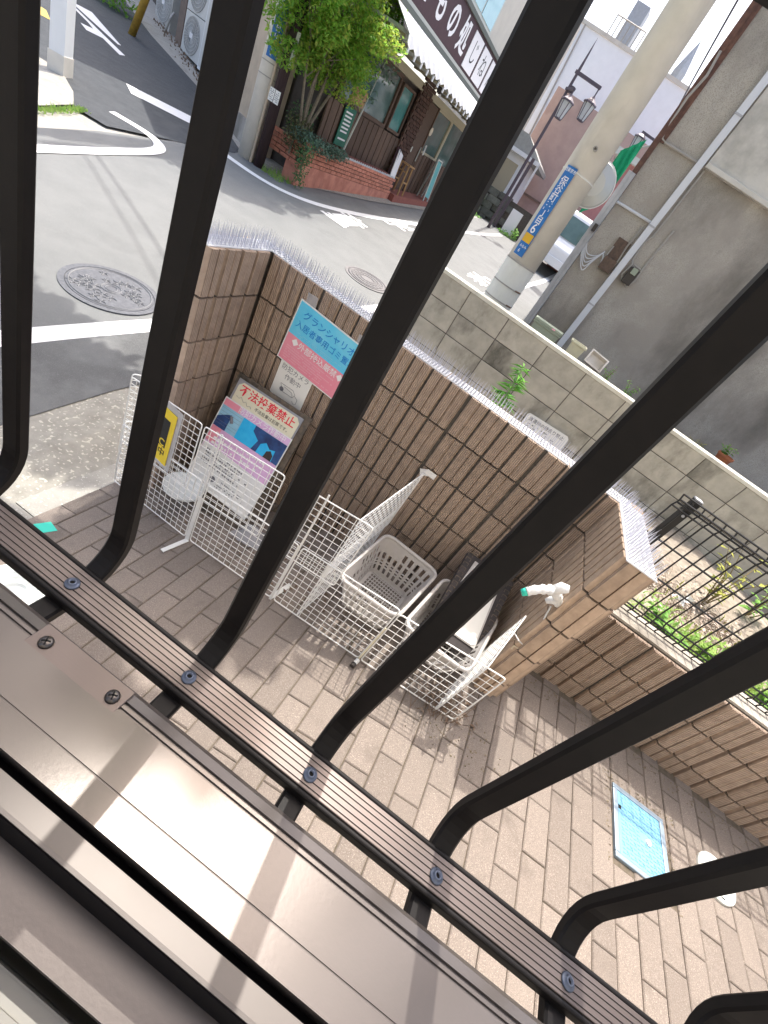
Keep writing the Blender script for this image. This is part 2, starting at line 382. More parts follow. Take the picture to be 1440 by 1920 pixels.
def ribbon(pts, wd, dz, m, name, parent):
    """painted line along a path"""
    b = MB(); L = []
    for i, p in enumerate(pts):
        p = Vector(p); q0 = Vector(pts[max(i-1, 0)]); q1 = Vector(pts[min(i+1, len(pts)-1)]); d = (q1-q0).normalized(); nrm = Vector((-d.y, d.x))
        for s in (-1, 1):
            q = p+nrm*s*wd/2; L.append((q.x, q.y, rz(q.x, q.y)+dz))
    b.v = L; b.f = [(2*i, 2*i+1, 2*i+3, 2*i+2) for i in range(len(pts)-1)]
    return b.build(name, m, parent)
def curve(pts, n=6):
    out = []
    P = [Vector(p) for p in pts]; P = [2*P[0]-P[1]]+P+[2*P[-1]-P[-2]]
    for i in range(1, len(P)-2):
        for k in range(n):
            t = k/n; a, b_, c, d = P[i-1:i+3]
            out.append(.5*((2*b_)+(c-a)*t+(2*a-5*b_+4*c-d)*t*t+(3*b_-a-3*c+d)*t**3))
    return out+[P[-2]]
ribbon(curve([(-2.75, -1), (-2.68, .4), (-2.6, 1.75), (-2.45, 2.9), (-2.2, 4.4), (-2.0, 6.0), (-1.72, 8), (-1.5, 11), (-1.25, 15), (-1.15, 18), (-1.1, 26)]), .15, .006, 'line_paint', 'edge_line', road)
ribbon(curve([(-4.95, 2.8), (-5.15, 3.85), (-5.38, 4.95), (-5.58, 5.7), (-5.8, 6.02), (-6.15, 6.12), (-6.6, 5.98)], 8), .15, .009, 'line_paint', 'edge_line', road)
ribbon(curve([(-6.35, 7.55), (-5.8, 7.5), (-5.2, 7.6), (-4.8, 7.95), (-4.55, 8.6), (-4.35, 9.8), (-4.15, 12), (-3.95, 14), (-3.75, 17), (-3.7, 20)]), .16, .006, 'line_paint', 'edge_line', road)
for i, (s, x, y, r) in enumerate((('童', -4.15, 8.55, 0), ('学', -4.08, 10.8, 0), ('学', -1.98, 11.4, math.pi))):
    M = Matrix.Translation((x, y, rz(x, y)+.007)) @ Matrix.Rotation(math.atan(.075), 4, 'X') @ Matrix.Rotation(r, 4, 'Z') @ Matrix.Scale(2.1, 4, (0, 1, 0))
    text(s, .56, 'line_paint', M, road, 'road_lettering', bold=.014)
# alley markings
sheet([(-7.96, 7.41), (-7.55, 7.14), (-6.55, 8.02), (-6.85, 8.50)], .012, 'line_paint', 'stop_line', alley)
sheet([(-12.2, 9.78), (-11.97, 10.12), (-10.16, 9.25), (-10.17, 9.18), (-11.73, 9.65)], .012, 'line_paint', 'arrow_marking', alley)
sheet([(-12.3, 9.78), (-11.9, 9.55), (-10.95, 9.2), (-10.62, 9.03), (-10.71, 8.84), (-10.34, 8.66), (-10.2, 8.88), (-9.48, 8.62), (-9.55, 8.80)], .012, 'line_paint', 'arrow_marking', alley)
sheet([(-10.8, 8.1), (-10.65, 8.14), (-10.09, 7.79), (-10.27, 7.62), (-11, 7.9)], .012, 'yellow_paint', 'yellow_marking', alley)

# darker sheet with paler blotches between the edge line and the gutter
struct(sheet([(-1.955, -2), (-1.975, 2.0), (-1.90, 2.95), (-2.05, 3.15), (-2.42, 2.85), (-2.55, 1.75), (-2.62, .4), (-2.70, -2)], .005, 'shoulder_dark', 'road_dark_sheet'))
def manhole(x, y, r, m, label, cat='manhole cover', relief='iron_relief', deco=True, plane=True, z=None):
    t = thing('manhole_cover', label, cat, (x, y, rz(x, y) if z is None else z))
    T = Matrix.Translation((x, y, (rz(x, y) if z is None else z)+.004))
    if plane: T = T @ Matrix.Rotation(math.atan(.075), 4, 'X')
    elif z is not None: T = T @ Matrix.Rotation(-math.atan(.2), 4, 'Y')
    b = MB(); b.lathe([(r, -.03), (r, .004), (r*.88, .004), (r*.87, -.002)], n=40)
    b.v = [T @ Vector(q) for q in b.v]; b.build('outer_ring', m, t)
    b = MB(); b.lathe([(r*.86, -.03), (r*.86, .003), (.001, .003)], n=40); b.v = [T @ Vector(q) for q in b.v]; lid = b.build('lid', m, t)
    d = MB()
    if deco:      # flower and leaf relief
        d.tube([(r*.81*math.cos(k*.157), r*.81*math.sin(k*.157), .004) for k in range(40)], .006, 4, True)
        d.tube([(r*.2*math.cos(k*.4), r*.2*math.sin(k*.4), .004) for k in range(16)], .006, 4, True)
        d.tube([(r*.12*math.cos(k*.4), r*.12*math.sin(k*.4), .004) for k in range(16)], .005, 4, True)
        for k in range(26):
            an = R.random()*6.28; rr = r*R.uniform(.3, .72); cx, cy = rr*math.cos(an), rr*math.sin(an); s_ = R.uniform(.03, .055)
            for q in range(5):
                a2 = an+q*1.257
                d.tube([(cx, cy, .003), (cx+s_*.6*math.cos(a2+.3), cy+s_*.6*math.sin(a2+.3), .006), (cx+s_*math.cos(a2), cy+s_*math.sin(a2), .003)], .005, 4)
    else:
        for rr in (.3, .5, .7, .84):
            d.tube([(r*rr*math.cos(k*.157), r*rr*math.sin(k*.157), .003) for k in range(40)], .008, 4, True)
        for k in range(18):
            a_ = k*.349; d.bar((r*.3*math.cos(a_), r*.3*math.sin(a_), .003), (r*.68*math.cos(a_+.12), r*.68*math.sin(a_+.12), .003), .018, .006)
    d.v = [T @ Vector(q) for q in d.v]; stuff(d.build('relief', relief, t))
    return t
manhole(-2.94, 2.82, .345, 'cast_iron', 'round dark iron manhole cover with flower relief in the road near the white line')
manhole(-2.57, 6.66, .345, 'pink_iron', 'faded pinkish round manhole cover in the road beyond the spiked wall', relief='pink_iron', deco=False)

# yard paving
b = MB(); nxs = 60
for i in range(nxs+1):
    x = -1.338+i*(4.8/nxs)
    for y in (-.3, 2.02): b.v.append((x, y, gz(x)-.006))
for i in range(nxs): b.f.append((2*i, 2*i+2, 2*i+3, 2*i+1))
yard = struct(b.build('yard_ground', 'joint_sand'))
PX, PY, PZ = .0958, .1962, .03
bm_ = MB(); e = .004
hx, hy = PX/2, PY/2
bm_.v = [(sx*(hx-i*e), sy*(hy-i*e), z) for i, z in ((0, -PZ), (0, -.0035), (1, 0)) for sx, sy in ((-1, -1), (1, -1), (1, 1), (-1, 1))]
bm_.f = [(8, 9, 10, 11)]+[(l*4+k, l*4+(k+1) % 4, (l+1)*4+(k+1) % 4, (l+1)*4+k) for l in (0, 1) for k in range(4)]
pav_me = bm_.mesh('paver', 'paver')
cells = []
holes = [(1.44, 1.64, 1.30, 1.40)]
for i in range(48):
    x = -1.305+i*.0985
    for j in range(-2, 10):
        y = .05+j*.199+(.0995 if i % 2 else 0)+.03
        if y < -.2 or y > 1.97 or (x > .84 and y > 1.88) or (.6 < x < .84 and y > 1.9): continue
        half = x > .84 and y > 1.735
        if any(a-.02 < x < c+.02 and d-.07 < y < f+.07 for a, c, d, f in holes): continue
        P = Vector((x, y, gz(x)-Vector((0, 0, 1.41)).z+0)); dist = (Vector((x, y, gz(x)))-Vector((0, 0, 1.41))).length
        hid = y < .5
        cells.append((hid, dist, x, y-.049 if half else y, half))
cells.sort()
rest = MB()
for n_, (hid, dist, x, y, half) in enumerate(cells):
    sl = (gz(x+.03)-gz(x-.03))/.06
    M = Matrix.Translation((x+R.uniform(-.0008, .0008), y+R.uniform(-.001, .001), gz(x)+R.uniform(-.0012, .0015))) @ Matrix.Rotation(-math.atan(sl)+R.uniform(-.006, .006), 4, 'Y') @ Matrix.Rotation(R.uniform(-.006, .006), 4, 'X')
    if half: M = M @ Matrix.Scale(.49, 4, (0, 1, 0))
    if n_ < 300:
        o = bpy.data.objects.new('paver', pav_me); COL.objects.link(o); o.parent = yard; o.matrix_basis = M
    else:
        k = len(rest.v); rest.v += [tuple(M @ Vector(q)) for q in bm_.v]; rest.f += [tuple(i+k for i in f) for f in bm_.f]
if rest.v: stuff(rest.build('paver_field', 'paver', yard))
# moss and dirt along the foot of the walls
b = MB()
for k in range(900):
    if k < 420: x = R.uniform(.86, 2.9); y = 1.765-abs(R.gauss(0, .045)); 
    elif k < 560: x = R.gauss(.66, .09); y = R.gauss(1.2, .06)
    elif k < 640: x = R.choice((1.385, 1.70))+R.gauss(0, .008); y = R.uniform(1.16, 1.54)
    elif k < 720: x = R.uniform(1.36, 1.74); y = 1.54+R.gauss(0, .012)
    else: x = R.uniform(-1.3, .6); y = 1.38+R.gauss(0, .012)-.09*(x+.5)
    z = gz(x); s_ = R.uniform(.002, .006); h = R.uniform(.001, .006)
    a_ = R.random()*3
    pts = [(x+s_*math.cos(a_+q*2.1), y+s_*math.sin(a_+q*2.1), z+.0005) for q in range(3)]
    b.add(pts+[(x+R.uniform(-.004, .004), y+R.uniform(-.004, .004), z+h)], [(0, 1, 3), (1, 2, 3), (2, 0, 3)])
stuff(b.build('wall_foot_moss', 'moss'))

# covers let into the paving
manhole(-1.02, .72, .165, 'cover_white', 'round white access lid set in the paving below the window rail', 'access lid', 'cover_white', deco=False, plane=False, z=gz(-1.02)+.006)
t = thing('meter_box_cover', 'pale blue rectangular meter box cover let into the brick paving', 'meter cover', (1.53, 1.35, gz(1.53)))
zz = gz(1.6)
b = MB(); b.box(1.408, 1.672, 1.20, 1.222, zz-.03, zz+.008); b.box(1.408, 1.672, 1.488, 1.51, zz-.03, zz+.008); b.box(1.408, 1.43, 1.222, 1.488, zz-.03, zz+.008); b.box(1.65, 1.672, 1.222, 1.488, zz-.03, zz+.008)
b.build('cover_rim', 'cover_frame', t, bevel=.003)
b = MB(); b.box(1.432, 1.648, 1.224, 1.486, zz-.03, zz+.005); lid = b.build('cover_lid', 'cover_blue', t)
b = MB()
for i in range(11):
    for j in range(9):
        x, y = 1.446+i*.0188, 1.238+j*.0285
        if (abs(i-6) < 2 and abs(j-4) < 1): continue
        b.bar((x, y, zz+.0055), (x+.013, y+(.018 if (i+j) % 2 else 0), zz+.0055), .0035, .003)
        b.bar((x, y+.016, zz+.0055), (x+.012, y+(0 if (i+j) % 2 else .016), zz+.0055), .0035, .003)
stuff(b.build('tread_pattern', 'cover_blue', t))
b = MB(); b.lathe([(.013, 0), (.012, .008), (.001, .010)], (1.575, 1.35, zz+.005), 16); b.build('lock_cap', 'white_plastic', t)
b = MB(); b.box(1.433, 1.446, 1.408, 1.424, zz+.005, zz+.007); b.build('finger_slot', 'black', t)
t = thing('drain_lid', 'small white oval drain lid in the paving near the low wall', 'drain lid', (1.93, 1.43, gz(1.9)))
b = MB(); b.lathe([(.092, -.01), (.092, .010), (.084, .014), (.001, .014)], (1.93, 1.43, gz(1.9)), 28); b.build('lid', 'cover_white', t, smooth=False)
b = MB(); b.box(1.925, 1.945, 1.352, 1.357, gz(1.9)+.0145, gz(1.9)+.016); b.build('slot', 'black', t)
b = MB(); x, y = -1.262, 1.035
b.add([(x+dx, y+dy, gz(x+dx)+.004) for dx, dy in ((-.045, -.02), (.02, -.04), (.05, .015), (-.015, .035))], [(0, 1, 2, 3)])
tag(b.build('green_tape', 'tape_green'), 'small square of green tape stuck on the paving bricks', 'tape')

# ================================================================ window guard and sill
d = .3
guard = thing('window_guard', 'black vertical bar window guard close in front of the camera', 'window guard', (0, .15, 1.11))
def swept(path, wd, th, ch=.0016):
    """rectangular section with eased edges along a path in the x = const plane"""
    P = [Vector(p) for p in path]; n = len(P); b = MB()
    sec = [(-wd/2+ch, -th/2), (wd/2-ch, -th/2), (wd/2, -th/2+ch), (wd/2, th/2-ch), (wd/2-ch, th/2), (-wd/2+ch, th/2), (-wd/2, th/2-ch), (-wd/2, -th/2+ch)]
    for i, p in enumerate(P):
        t_ = (P[min(i+1, n-1)]-P[max(i-1, 0)]).normalized(); nrm = Vector((1, 0, 0)).cross(t_)
        b.v += [p+Vector((1, 0, 0))*u+nrm*v for u, v in sec]
    for i in range(n-1): b.f += [(i*8+k, i*8+(k+1) % 8, (i+1)*8+(k+1) % 8, (i+1)*8+k) for k in range(8)]
    b.f += [tuple(range(8))[::-1], tuple((n-1)*8+k for k in range(8))]
    return b
zb = 1.11-.0125; rad = .042; yb = .183
for k in range(8):
    x = -.3545+.1003*k
    top = 1.466
    path = [(x, yb-rad*.6, top-.004+.03), (x, yb-rad*.25, top-.012+.02), (x, yb, top-.05), (x, yb, 1.3)]
    path = [(x, yb, 1.52), (x, yb, 1.3)]
    path += [(x, yb-rad+rad*math.cos(q*math.pi/20), zb+rad-rad*math.sin(q*math.pi/20)) for q in range(11)]
    path += [(x, .112, zb)]
    swept(path, .0153, .0088).build('bar', 'bronze_dark', guard, smooth=False)
def xprof(pts, x0, x1):
    return MB().prism([(x0, y, z) for y, z in pts], (x1-x0, 0, 0))
def rounded(y0, y1, z0, z1, r, notches=(), nd=.0009, nw=.0008):
    pts = [(y0+r-r*math.cos(q*math.pi/8), z1-r+r*math.sin(q*math.pi/8)) for q in range(5)]
    for y in notches: pts += [(y-nw/2, z1), (y-nw/2, z1-nd), (y+nw/2, z1-nd), (y+nw/2, z1)]
    pts += [(y1-r+r*math.sin(q*math.pi/8), z1-r+r*math.cos(q*math.pi/8)) for q in range(5)]
    return pts+[(y1, z0), (y0, z0)]
xprof(rounded(.1382, .1590, 1.1015, 1.1100, .0006, (.1405, .1443, .1482, .1520, .1556)), -.62, .62).build('rail', 'bronze_rail', guard)
for y0, y1 in ((.1345, .1381), (.1591, .1627)): xprof(rounded(y0, y1, 1.1018, 1.1098, .0017), -.62, .62).build('rail_edge', 'bronze_dark', guard)  # dark reflection on the rounded edges is put into the strip colour
xprof(rounded(.168, .198, 1.4815, 1.510, .003), -.62, .62).build('top_rail', 'bronze_dark', guard)
rv = MB()
rv.lathe([(.0047, 0), (.0047, .0008), (.0040, .0014), (.0030, .0016), (.0028, .0026), (.0022, .0030), (.0017, .0030), (.0016, .0012)], n=20)
rv_me = rv.mesh('rivet', 'rivet_steel')
for p in rv_me.polygons: p.use_smooth = True
hole = MB().lathe([(.0016, 0), (.0016, .0014)], n=12).mesh('rivet_hole', 'black')
for k in range(1, 8):
    x = -.3545+.1003*k
    o = bpy.data.objects.new('rivet', rv_me); COL.objects.link(o); o.location = (x, .147, 1.1101); put(o, guard)
    h_ = bpy.data.objects.new('rivet_hole', hole); COL.objects.link(h_); h_.parent = o
sill = thing('window_sill', 'bronze aluminium window sill with grooved outer lip in the foreground', 'window sill', (0, .06, 1.11))
H0 = 1.41
def Y(r, z): return r*(H0-z)
z1 = 1.1085
xprof([(.02, 1.07), (Y(.402, 1.104), 1.07), (Y(.402, 1.104), 1.104), (Y(.396, 1.1065), 1.1065), (Y(.379, z1), z1), (Y(.378, z1), z1-.0022), (Y(.373, z1), z1-.0022), (Y(.372, z1), z1), (Y(.366, z1), z1),
       (Y(.365, z1), z1-.0015), (Y(.361, z1), z1-.0015), (Y(.360, z1+.001), z1+.0010), (Y(.262, 1.1122), 1.1122), (Y(.2612, 1.1122), 1.1116), (Y(.2595, 1.1122), 1.1116), (Y(.2587, 1.1124), 1.1124),
       (Y(.208, 1.1145), 1.1145), (Y(.207, 1.1142), 1.1115), (Y(.207, 1.104), 1.080), (.02, 1.080)], -.62, .62).build('sill_plate', 'bronze_sill', sill)
xprof([(.0500, 1.02), (Y(.206, 1.1), 1.02), (Y(.206, 1.1), 1.098), (Y(.190, 1.1), 1.098), (Y(.190, 1.1), 1.04), (.05, 1.03)], -.62, .62).build('gasket', 'rubber_and_shade', sill)
xprof([(Y(.189, 1.112), 1.05), (Y(.189, 1.112), 1.112), (Y(.156, 1.1135), 1.1135), (Y(.155, 1.1135), 1.1155), (Y(.150, 1.1155), 1.1155), (Y(.149, 1.11), 1.05)], -.62, .62).build('inner_track', 'bronze_track', sill)
xprof([(.0446, .96), (.0446, 1.1140), (.0434, 1.1140), (.0432, .98), (.0335, .98), (.0335, .96)], -.62, .62).build('track_recess', 'rubber_and_shade', sill)  # shade of the deep slot and track face put into the near-black colour
xprof([(.0333, .96), (.0333, 1.000), (.0315, 1.014), (.028, 1.026), (.023, 1.037), (.0170, 1.045), (.0158, 1.057), (.0150, 1.0585), (.0142, 1.0580), (.0060, 1.0590), (.0056, 1.0615), (-.09, 1.063), (-.09, .96)], -.62, .62).build('inner_ledge', 'inner_sill', sill)
pl = MB().box(-.139, -.070, .1035, .1205, 1.1076, 1.1098).build('cover_plate', 'bronze_rail', sill, bevel=.0005)
for x in (-.1295, -.0775):
    b = MB(); b.lathe([(.0043, 0), (.0041, .0012), (.0030, .0022), (.001, .0026)], (x, .111, 1.1098), 18)
    s_ = b.build('screw', 'screw_steel', pl, smooth=True)
    b = MB(); b.bar((x-.0022, .1098, 1.1124), (x+.0022, .1122, 1.1124), .0009, .0006); b.bar((x-.0012, .1132, 1.1124), (x+.0012, .1088, 1.1124), .0009, .0006)
    b.build('screw_slot', 'black', pl)
own = thing('apartment_building', 'apartment wall below the window sill', 'building', (0, 0, -.5))
MB().box(-1.3, 4, -.3, .045, -.6, 1.02).build('wall', 'render_cream', own)
MB().box(-1.3, 4, -.3, .045, 2.35, 6).build('upper_wall', 'render_cream', own)
MB().box(-1.3, -.64, -.3, .045, 1.025, 2.345).build('wall', 'render_cream', own)
MB().box(1.1, 4, -.3, .045, 1.025, 2.345).build('wall', 'render_cream', own)
MB().box(-1.3, 4, -3, -2.9, -.5, 6).build('room_wall', 'render_cream', own)
# ================================================================ rib-faced block walls
def ribside(p0, p1, nrm, n, proud=.018):
    """outline points from p0 to p1 with n ribs standing out along nrm"""
    p0, p1, nrm = Vector(p0), Vector(p1), Vector(nrm); L = (p1-p0).length; d = (p1-p0)/L; pit = L/n; out = []
    for i in range(n):
        a = p0+d*(pit*i)
        prof = ((.003, 0), (.006, proud*.85), (.009, proud), (pit-.0035, proud), (pit-.0015, proud*.5)) if i % 2 == 0 else ((.0015, proud*.5), (.004, proud*.85), (.006, proud*.94), (pit-.014, proud*.94), (pit-.010, proud*.65), (pit-.0035, 0))
        for s_, o_ in prof: out.append(a+d*s_+nrm*o_)
    return out
def block(sides, h=.19):
    """sides: list of (p0, p1, normal or None, ribs) going round the plan"""
    pts = []
    for p0, p1, nrm, n in sides:
        pts += ribside(p0, p1, nrm, n) if nrm else [Vector(p0)]
    return MB().prism([(p[0], p[1], 0) for p in pts], (0, 0, h))
TOP = .825
wall = thing('ribbed_block_wall', 'brown ribbed concrete block wall topped with bird spikes round the bin area', 'wall', (-.25, 1.95, 0))
def course(k): return TOP-.2*(k+1)+.004
full = block([((0, 0), (.392, 0), (0, -1), 8), ((.392, 0), None, None, 0), ((.392, .11), None, None, 0), ((0, .11), None, None, 0)]).mesh('block', 'rib_block')
def place(me, x, y, z, rot=0, parent=wall):
    o = bpy.data.objects.new('block', me); COL.objects.link(o)
    o.parent = parent; o.matrix_parent_inverse = parent.matrix_basis.inverted()
    o.matrix_basis = Matrix.Translation((x, y, z)) @ Matrix.Rotation(rot, 4, 'Z'); return o
def cut(L, n): return block([((0, 0), (L, 0), (0, -1), n), ((L, 0), None, None, 0), ((L, .11), None, None, 0), ((0, .11), None, None, 0)]).mesh('block', 'rib_block')
YF = 1.960
c_l = cut(.282, 6); c_r = cut(.363, 7)
side_l = block([((0, 0), (.392, 0), (0, -1), 8), ((.392, 0), None, None, 0), ((.392, .11), None, None, 0), ((0, .11), None, None, 0)])
side_me = side_l.mesh('block', 'rib_block')
endc = block([((0, 0), (0, -.565), (-1, 0), 11), ((0, -.565), (.104, -.565), (0, -1), 2), ((.104, -.565), (.104, 0), (1, 0), 11)]).mesh('block', 'rib_block_side')
for k in range(7):
    z = course(k)
    place(c_l, -1.196, YF, z)
    for i in range(4): place(full, -.908+.4*i*1.0, YF, z)
    # right-hand end pillar
    if k < 5: place(endc, .672, YF+.11, z)
    # left return, ribbed face towards the bins
    M = place(side_me, -1.212, 1.548, z, math.pi/2)
# last piece before the pillar (x .292+.4 overlaps the pillar: shorten the fourth block by replacing it)
for o in [o for o in wall.children if o.data is full and abs(o.matrix_basis.translation.x-.292) < .01]: o.data = c_r
b = MB(); b.box(-1.19, .67, 1.957, 2.055, -.6, TOP-.008); b.box(-1.30, -1.21, 1.57, 2.055, -.6, TOP-.008); b.box(.678, .770, 1.505, 2.05, -.6, TOP-.008)
b.build('mortar_core', 'mortar', wall)

low = thing('low_block_wall', 'low ribbed block wall with concrete top carrying the black mesh fence', 'wall', (1.9, 1.85, 0))
LT = .437; YL = 1.828
lfull = full
for k in range(3):
    for i in range(7):
        x = .795+.4*i
        place(lfull, x, YL, LT-.2*(k+1)+.004, 0, low)
MB().box(.797, 3.6, 1.834, 1.97, -.25, LT-.006).build('mortar_core', 'mortar', low)
b = MB()
for i in range(5): b.box(.80+.6*i, .80+.6*i+.597, 1.842, 1.985, LT-.004, LT+.008)
b.build('top_cap', 'concrete_cap', low)

# bird spikes
sp = thing('spike_strip', 'x', 'bird spikes', (0, 0, 0), 'clear bird spike strips on top of the ribbed wall', world=False)
SL, SW = .318, .092
b = MB()
for j in range(5): y = -SW/2+.004+j*(SW-.008)/4; b.box(-SL/2, SL/2, y-.0045, y+.0045, 0, .004)
for i in range(21): x = -SL/2+.003+i*(SL-.006)/20; b.box(x-.0032, x+.0032, -SW/2, SW/2, .0005, .0052)
b.build('base_plate', 'spike_plastic', sp)
b = MB()
for i in range(20):
    for j in range(3):
        x = -SL/2+.010+i*(SL-.02)/19; y = -.032+.032*j+(.008 if i % 2 else -.006); tx, ty = x+R.gauss(0, .0025), y+R.gauss(0, .0025); h = .066+R.uniform(-.004, .003)
        b.add([(x-.0016, y-.0016, .004), (x+.0016, y-.0016, .004), (x+.0016, y+.0016, .004), (x-.0016, y+.0016, .004), (tx-.0005, ty, h), (tx+.0005, ty, h)], [(0, 1, 5, 4), (1, 2, 5), (2, 3, 4, 5), (3, 0, 4)])
stuff(b.build('spikes', 'spike_pin', sp))
ZT = TOP-.006
strips = []
for i in range(6): strips.append((-1.055+.3235*i, 2.003, 0))
strips += [(-1.258, 1.925, math.pi/2), (-1.258, 1.673, math.pi/2)]
strips += [(.706, 1.78+.02, math.pi/2), (.745+.0, 1.66, math.pi/2)]
names = ['bird spike strip at the left inner corner of the ribbed wall', 'bird spike strip above the cyan and pink poster', 'bird spike strip behind the third bar, right of the poster', 'bird spike strip in front of the green seedling', 'bird spike strip in front of the white rectangular notice on the far wall', 'bird spike strip at the right end of the long wall',
         'bird spike strip along the short left return of the wall', 'bird spike strip on the outer end of the left return wall', 'bird spike strip on the pillar top next to the long wall', 'bird spike strip on the front of the pillar top beside the black fence']
for i, (x, y, r) in enumerate(strips):
    if i == 0: t = sp; t.location = (x, y, ZT); t.rotation_euler.z = r; t['label'] = names[0]
    else: dup(sp, (x, y, ZT+.0004*(i % 3)), r, names[i])
for o in list(COL.objects):
    if o.name.startswith('spike_strip') and o.location.x > .69: o.scale = (.66, .55, 1) if o.location.y < 1.7 else (.86, .55, 1)
for o in list(COL.objects):
    if o.name.startswith('spike_strip') and o.location.x > .69:
        o.location = (.723, 1.600, ZT) if o.location.y < 1.7 else (.723, 1.856, ZT); o.scale = (.74, 1.32, 1) if o.location.y < 1.7 else (.86, 1.32, 1)

for o in list(COL.objects):
    if o.name.startswith('spike_strip') and o.location.x < -1.2: o.scale = (.77, 1, 1)
# black mesh fence on the low wall
fen = thing('mesh_fence', 'black welded wire mesh fence standing on the low ribbed wall', 'fence', (1.9, 1.93, LT))
YFEN = 1.935
b = MB()
for i in range(56):
    x = .80+i*.050
    if x > 3.5: break
    b.tube([(x, YFEN, LT-.03), (x, YFEN, .455), (x, YFEN-.012, .475), (x, YFEN-.012, .49), (x, YFEN, .515), (x, YFEN, .945), (x, YFEN-.012, .968), (x, YFEN-.012, .982), (x, YFEN, 1.003)], .0036, 5)
for z, y in ((.445, 0), (.475, -.014), (.49, -.014), (.515, 0), (.66, 0), (.80, 0), (.945, 0), (.968, -.014), (.982, -.014), (1.003, 0)):
    b.tube([(.80, YFEN+y-.003, z), (3.5, YFEN+y-.003, z)], .0042, 5)
b.build('wire_mesh', 'fence_black', fen)
b = MB(); b.box(.852, .886, 1.948, 1.985, LT, 1.006); p_ = b.build('post', 'fence_black', fen, bevel=.002)
MB().box(.853, .885, 1.949, 1.984, 1.0065, 1.012).build('post_cap', 'pipe_grey', p_)
MB().lathe([(.006, 0), (.006, .004), (.001, .005)], (.869, 1.946, .93), 10, Matrix.Rotation(math.pi/2, 4, 'X')).build('bolt', 'pipe_grey', p_)
MB().box(2.85, 2.884, 1.948, 1.985, LT, 1.006).build('post', 'fence_black', fen, bevel=.002)

# ================================================================ white wire panels
def panel(p0, p1, h, label, n=None, cell=.036, lean=(0, 0), cat='wire panel', grp='white wire mesh panels fencing the bin area', z0=None, z1=None, thick=.0031):
    (x0, y0), (x1, y1) = p0, p1
    a = Vector((x0, y0, gz(x0)+.012 if z0 is None else z0)); c = Vector((x1, y1, gz(x1)+.012 if z1 is None else z1))
    up = Vector((lean[0], lean[1], h)); t = thing('wire_panel', label, cat, tuple(a), grp)
    r_ = .012; d_ = (c-a).normalized(); u_ = up.normalized()
    fr = MB(); pts = []
    for corner, da, db in ((a, u_, d_), (c, -d_, u_), (c+up, -u_, -d_), (a+up, d_, -u_)):
        pts += [corner+da*r_, corner+(da+db)*r_*.28, corner+db*r_]
    fr.tube(pts, thick, 6, True); fr.build('frame', 'white_wire', t)
    L = (c-a).length; nx_ = n or max(3, round(L/cell)); nz = max(3, round(up.length/.034))
    b = MB()
    off = u_.cross(d_)*.0018
    for i in range(1, nx_): q = a+(c-a)*(i/nx_); b.tube([q, q+up], .00155, 4)
    for j in range(1, nz): q = a+up*(j/nz)+off; b.tube([q, q+(c-a)], .00165, 4)
    b.build('wires', 'white_wire', t); return t
F0, F1, F2, F3, F4 = (-1.352, 1.462), (-.812, 1.374), (-.288, 1.318), (.184, 1.275), (.632, 1.262)
panel(F0, (-.825, 1.377), .375, 'lower white wire panel at the left end, by the kerb', lean=(0, -.008))
panel((-.79, 1.372), (-.298, 1.320), .375, 'lower white wire panel behind the second and third bars', lean=(0, -.006))
panel((-.278, 1.318), (.176, 1.278), .375, 'lower white wire panel in front of the left grey basket', lean=(0, -.006))
panel((.190, 1.276), F4, .355, 'low white wire panel at the right end, before the right grey basket', lean=(-.004, -.004))
panel((-1.358, 1.468), (-.915, 1.392), .36, 'upper white wire panel carrying the yellow sign', lean=(0, -.004), z0=gz(-1.358)+.285, z1=gz(-.915)+.288)
panel((-.895, 1.384), (-.482, 1.336), .36, 'upper white wire panel in front of the leaning notices', lean=(0, -.004), z0=gz(-.895)+.290, z1=gz(-.482)+.292)
panel((-.424, 1.332), (-.088, 1.296), .36, 'upper white wire panel left of the grey baskets', lean=(0, -.004), z0=gz(-.424)+.292, z1=gz(-.088)+.30)
panel((-1.362, 1.475), (-1.215, 1.885), .375, 'lower white wire panel closing the left end of the cage', z0=gz(-1.36)+.012, z1=gz(-1.2)-.0)
panel((-1.372, 1.480), (-1.262, 1.56), .36, 'short upper white wire panel at the left end of the cage', z0=gz(-1.37)+.29, z1=gz(-1.27)+.29)
panel((-.15, 1.305), (-.085, 1.885), .375, 'lower white wire divider panel left of the left basket', cell=.036)
panel((-.146, 1.315), (-.079, 1.895), .36, 'upper white wire divider panel tied to the wall by tape', z0=gz(-.14)+.285, z1=gz(-.09)+.285+.0)
panel((.545, 1.245), (.622, 1.575), .375, 'white wire divider panel beside the ribbed pillar', cell=.036, lean=(.0, .0), z1=gz(.6)+.06)
